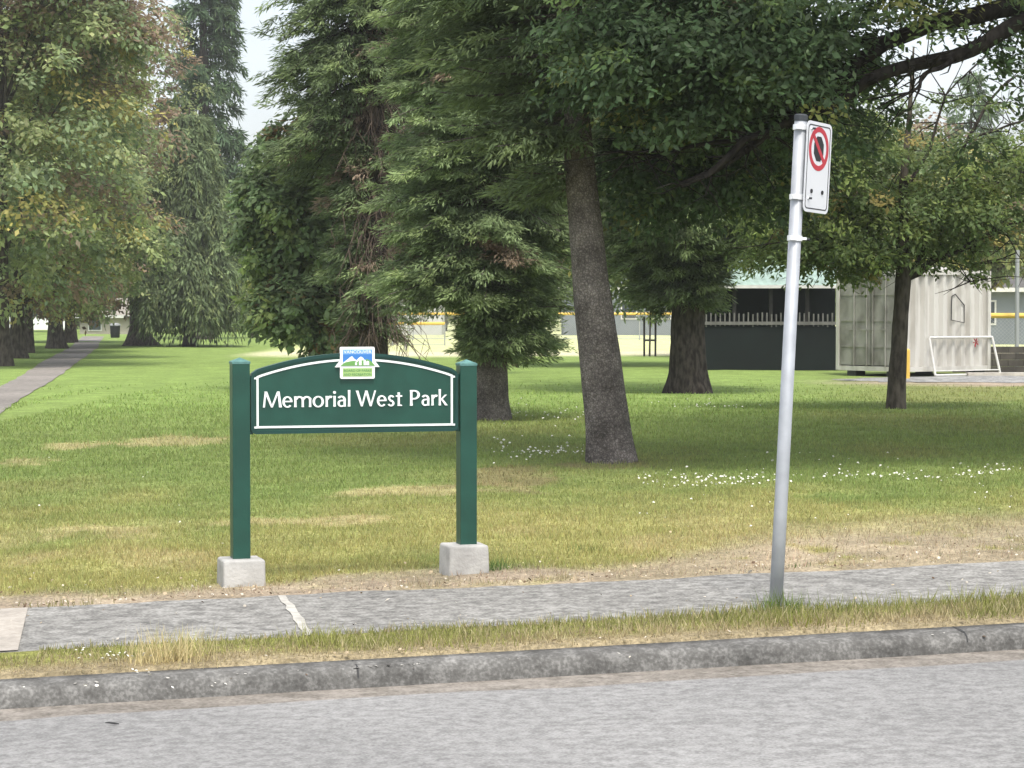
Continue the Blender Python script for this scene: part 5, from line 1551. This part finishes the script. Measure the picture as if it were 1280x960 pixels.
# ------------------------------------------------------------------ houses, van, bin
def house(name, label, px, Y, w_, d_, h_, wallm, roofm, rise=1.8, gable_front=False, wins=()):
    x = PX(px, Y)
    o = thing(name, label, 'house', (x, Y, gz(x, Y) - 0.05))
    MB().box((0, 0, h_ / 2), (w_, d_, h_)).build('wall', wallm, o)
    ov = 0.5
    r = MB()
    if not gable_front:
        for s in (-1, 1):
            v_ = [(-w_ / 2 - ov, s * (d_ / 2 + ov), h_ - 0.15), (w_ / 2 + ov, s * (d_ / 2 + ov), h_ - 0.15), (w_ / 2 + ov, 0, h_ + rise), (-w_ / 2 - ov, 0, h_ + rise)]
            v2 = [(a, b_, c + 0.15) for a, b_, c in v_]
            r.add(v_ + v2, [(0, 1, 2, 3), (4, 5, 6, 7), (0, 1, 5, 4), (1, 2, 6, 5), (3, 0, 4, 7), (2, 3, 7, 6)])
        for s in (-1, 1): MB().add([(s * w_ / 2, -d_ / 2, h_), (s * w_ / 2, d_ / 2, h_), (s * w_ / 2, 0, h_ + rise - 0.1)], [(0, 1, 2)]).build('gable', wallm, o)
    else:
        for s in (-1, 1):
            v_ = [(s * (w_ / 2 + ov), -d_ / 2 - ov, h_ - 0.15), (s * (w_ / 2 + ov), d_ / 2 + ov, h_ - 0.15), (0, d_ / 2 + ov, h_ + rise), (0, -d_ / 2 - ov, h_ + rise)]
            v2 = [(a, b_, c + 0.15) for a, b_, c in v_]
            r.add(v_ + v2, [(0, 1, 2, 3), (4, 5, 6, 7), (0, 1, 5, 4), (1, 2, 6, 5), (3, 0, 4, 7), (2, 3, 7, 6)])
        for s in (-1, 1): MB().add([(-w_ / 2, s * d_ / 2, h_), (w_ / 2, s * d_ / 2, h_), (0, s * d_ / 2, h_ + rise - 0.1)], [(0, 1, 2)]).build('gable', wallm, o)
    r.build('roof', roofm, o)
    MB().box((0, -d_ / 2 - ov, h_ - 0.12), (w_ + 2 * ov, 0.06, 0.22)).build('eave', M['white_steel'], o)
    for wx, wz, ww, wh in wins:
        f_ = MB().box((wx, -d_ / 2 - 0.02, wz), (ww + 0.2, 0.08, wh + 0.2)).build('window', M['white_steel'], o)
        MB().box((wx, -d_ / 2 - 0.07, wz), (ww, 0.03, wh)).build('pane', M['glass'], f_)
    return o
house('white_house', 'white house beyond the field, seen between the two spruces', 497, 172, 7.0, 7, 4.2, M['h_white'], M['h_roof'], 1.6, True, ((-1.8, 2.3, 1.2, 1.2), (1.6, 2.3, 1.2, 1.2)))
house('grey_house', 'grey blue house beyond the field, right of the leaning trunk', 778, 168, 9, 7, 3.6, M['h_grey'], M['h_roof'], 1.9, True, ((-2.4, 1.9, 1.2, 1.2), (0.3, 1.9, 1.0, 1.2), (2.6, 1.9, 1.4, 1.2)))
house('long_house', 'long grey house with dark roof behind the fence at the right edge', 1275, 120, 9, 7, 3.0, M['h_grey'], M['h_roof'], 1.5, False, ((-2.8, 1.7, 1.3, 1.1), (0.5, 1.7, 1.3, 1.1)))
house('tan_house', 'small tan house with pale roof at the far end of the footpath', 142, 178, 4.4, 5, 1.55, M['h_tan'], M['h_roof2'], 1.2, False, ((-1.0, 0.8, 0.9, 0.8),))

def van(px, Y, label, rz=0):
    x = PX(px, Y)
    o = thing('parked_van', label, 'van', (x, Y, gz(x, Y)), rz)
    prof_ = [(-2.5, 0.35), (2.35, 0.35), (2.55, 0.6), (2.5, 1.05), (1.75, 1.25), (1.15, 2.1), (0.9, 2.25), (-2.4, 2.3), (-2.55, 2.1), (-2.6, 0.6)]
    MB().prism(prof_, -0.95, 0.95).build('body', M['car_white'], o)
    for x0_, x1_ in ((-2.3, -1.1), (-0.9, 0.1), (0.25, 1.0)):
        MB().prism([(x0_, 1.35), (x1_ + (0.4 if x1_ > 0.5 else 0), 1.35), (x1_, 1.95), (x0_, 1.95)], -0.965, -0.945).build('window', M['glass'], o)
    for x_ in (-1.7, 1.65):
        for s in (-1, 1):
            wl = MB().tube([(x_, s * 0.75, 0.34), (x_, s * 0.975, 0.34)], 0.34, 18).build('wheel', M['rubber'], o)
            MB().tube([(x_, s * 0.97, 0.34), (x_, s * 0.99, 0.34)], 0.19, 12).build('rim', M['galv'], wl)
    MB().box((2.5, 0, 0.5), (0.14, 1.8, 0.2), bev=0.03).build('bumper', M['galv_d'], o)
    for s in (-0.7, 0.7):
        MB().box((2.5, s, 0.85), (0.12, 0.3, 0.18), bev=0.02).build('headlight', M['band_m'], o)
    return o
van(46, 172, 'white parked van seen between the trunks left of the footpath', 0.2)

xx = PX(144, 148)
o = thing('litter_bin', 'black round litter bin beside the far end of the footpath', 'bin', (xx, 148, gz(xx, 148)))
MB().tube([(0, 0, 0), (0, 0, 0.05), (0, 0, 0.78), (0, 0, 0.8)], [0.26, 0.30, 0.34, 0.34], 16).build('body', M['bin'], o, True)
MB().tube([(0, 0, 0.80), (0, 0, 0.88), (0, 0, 0.98)], [0.37, 0.36, 0.16], 16).build('lid', M['chain'], o)

xx, yy = G(138, 905); yy = F * (CAM_H + 0.13) / (905 - HOR); xx = PX(138, yy)
o = MB().tube([(-0.032, 0.01, 0.006), (-0.014, 0, 0.008), (0.01, -0.008, 0.007), (0.03, -0.016, 0.006)], [0.002, 0.004, 0.0045, 0.002], 7).build('fallen_twig', M['steel_dk'], loc=(xx, yy, float(tilt(np.array([xx]), np.array([yy]))[0]) + ROAD_Z - 0.002))
tag(o, 'short dark twig lying on the road near the kerb', 'twig')

# the air: a thin even haze over the park
hm = bpy.data.materials.new('park_air'); hm.use_nodes = True
ht = hm.node_tree
ht.nodes.remove(ht.nodes['Principled BSDF'])
pvn = ht.nodes.new('ShaderNodeVolumePrincipled')
pvn.inputs['Color'].default_value = (0.97, 0.97, 0.95, 1)
pvn.inputs['Density'].default_value = 0.0005
pvn.inputs['Anisotropy'].default_value = 0.2
ht.links.new(pvn.outputs[0], ht.nodes['Material Output'].inputs['Volume'])
hz = MB().box((0, 250, 19), (1240, 1040, 50)).build('haze', hm)
hz['kind'] = 'stuff'

# remove the two helper empties never linked
for nm in (em, pl):
    bpy.data.objects.remove(nm)
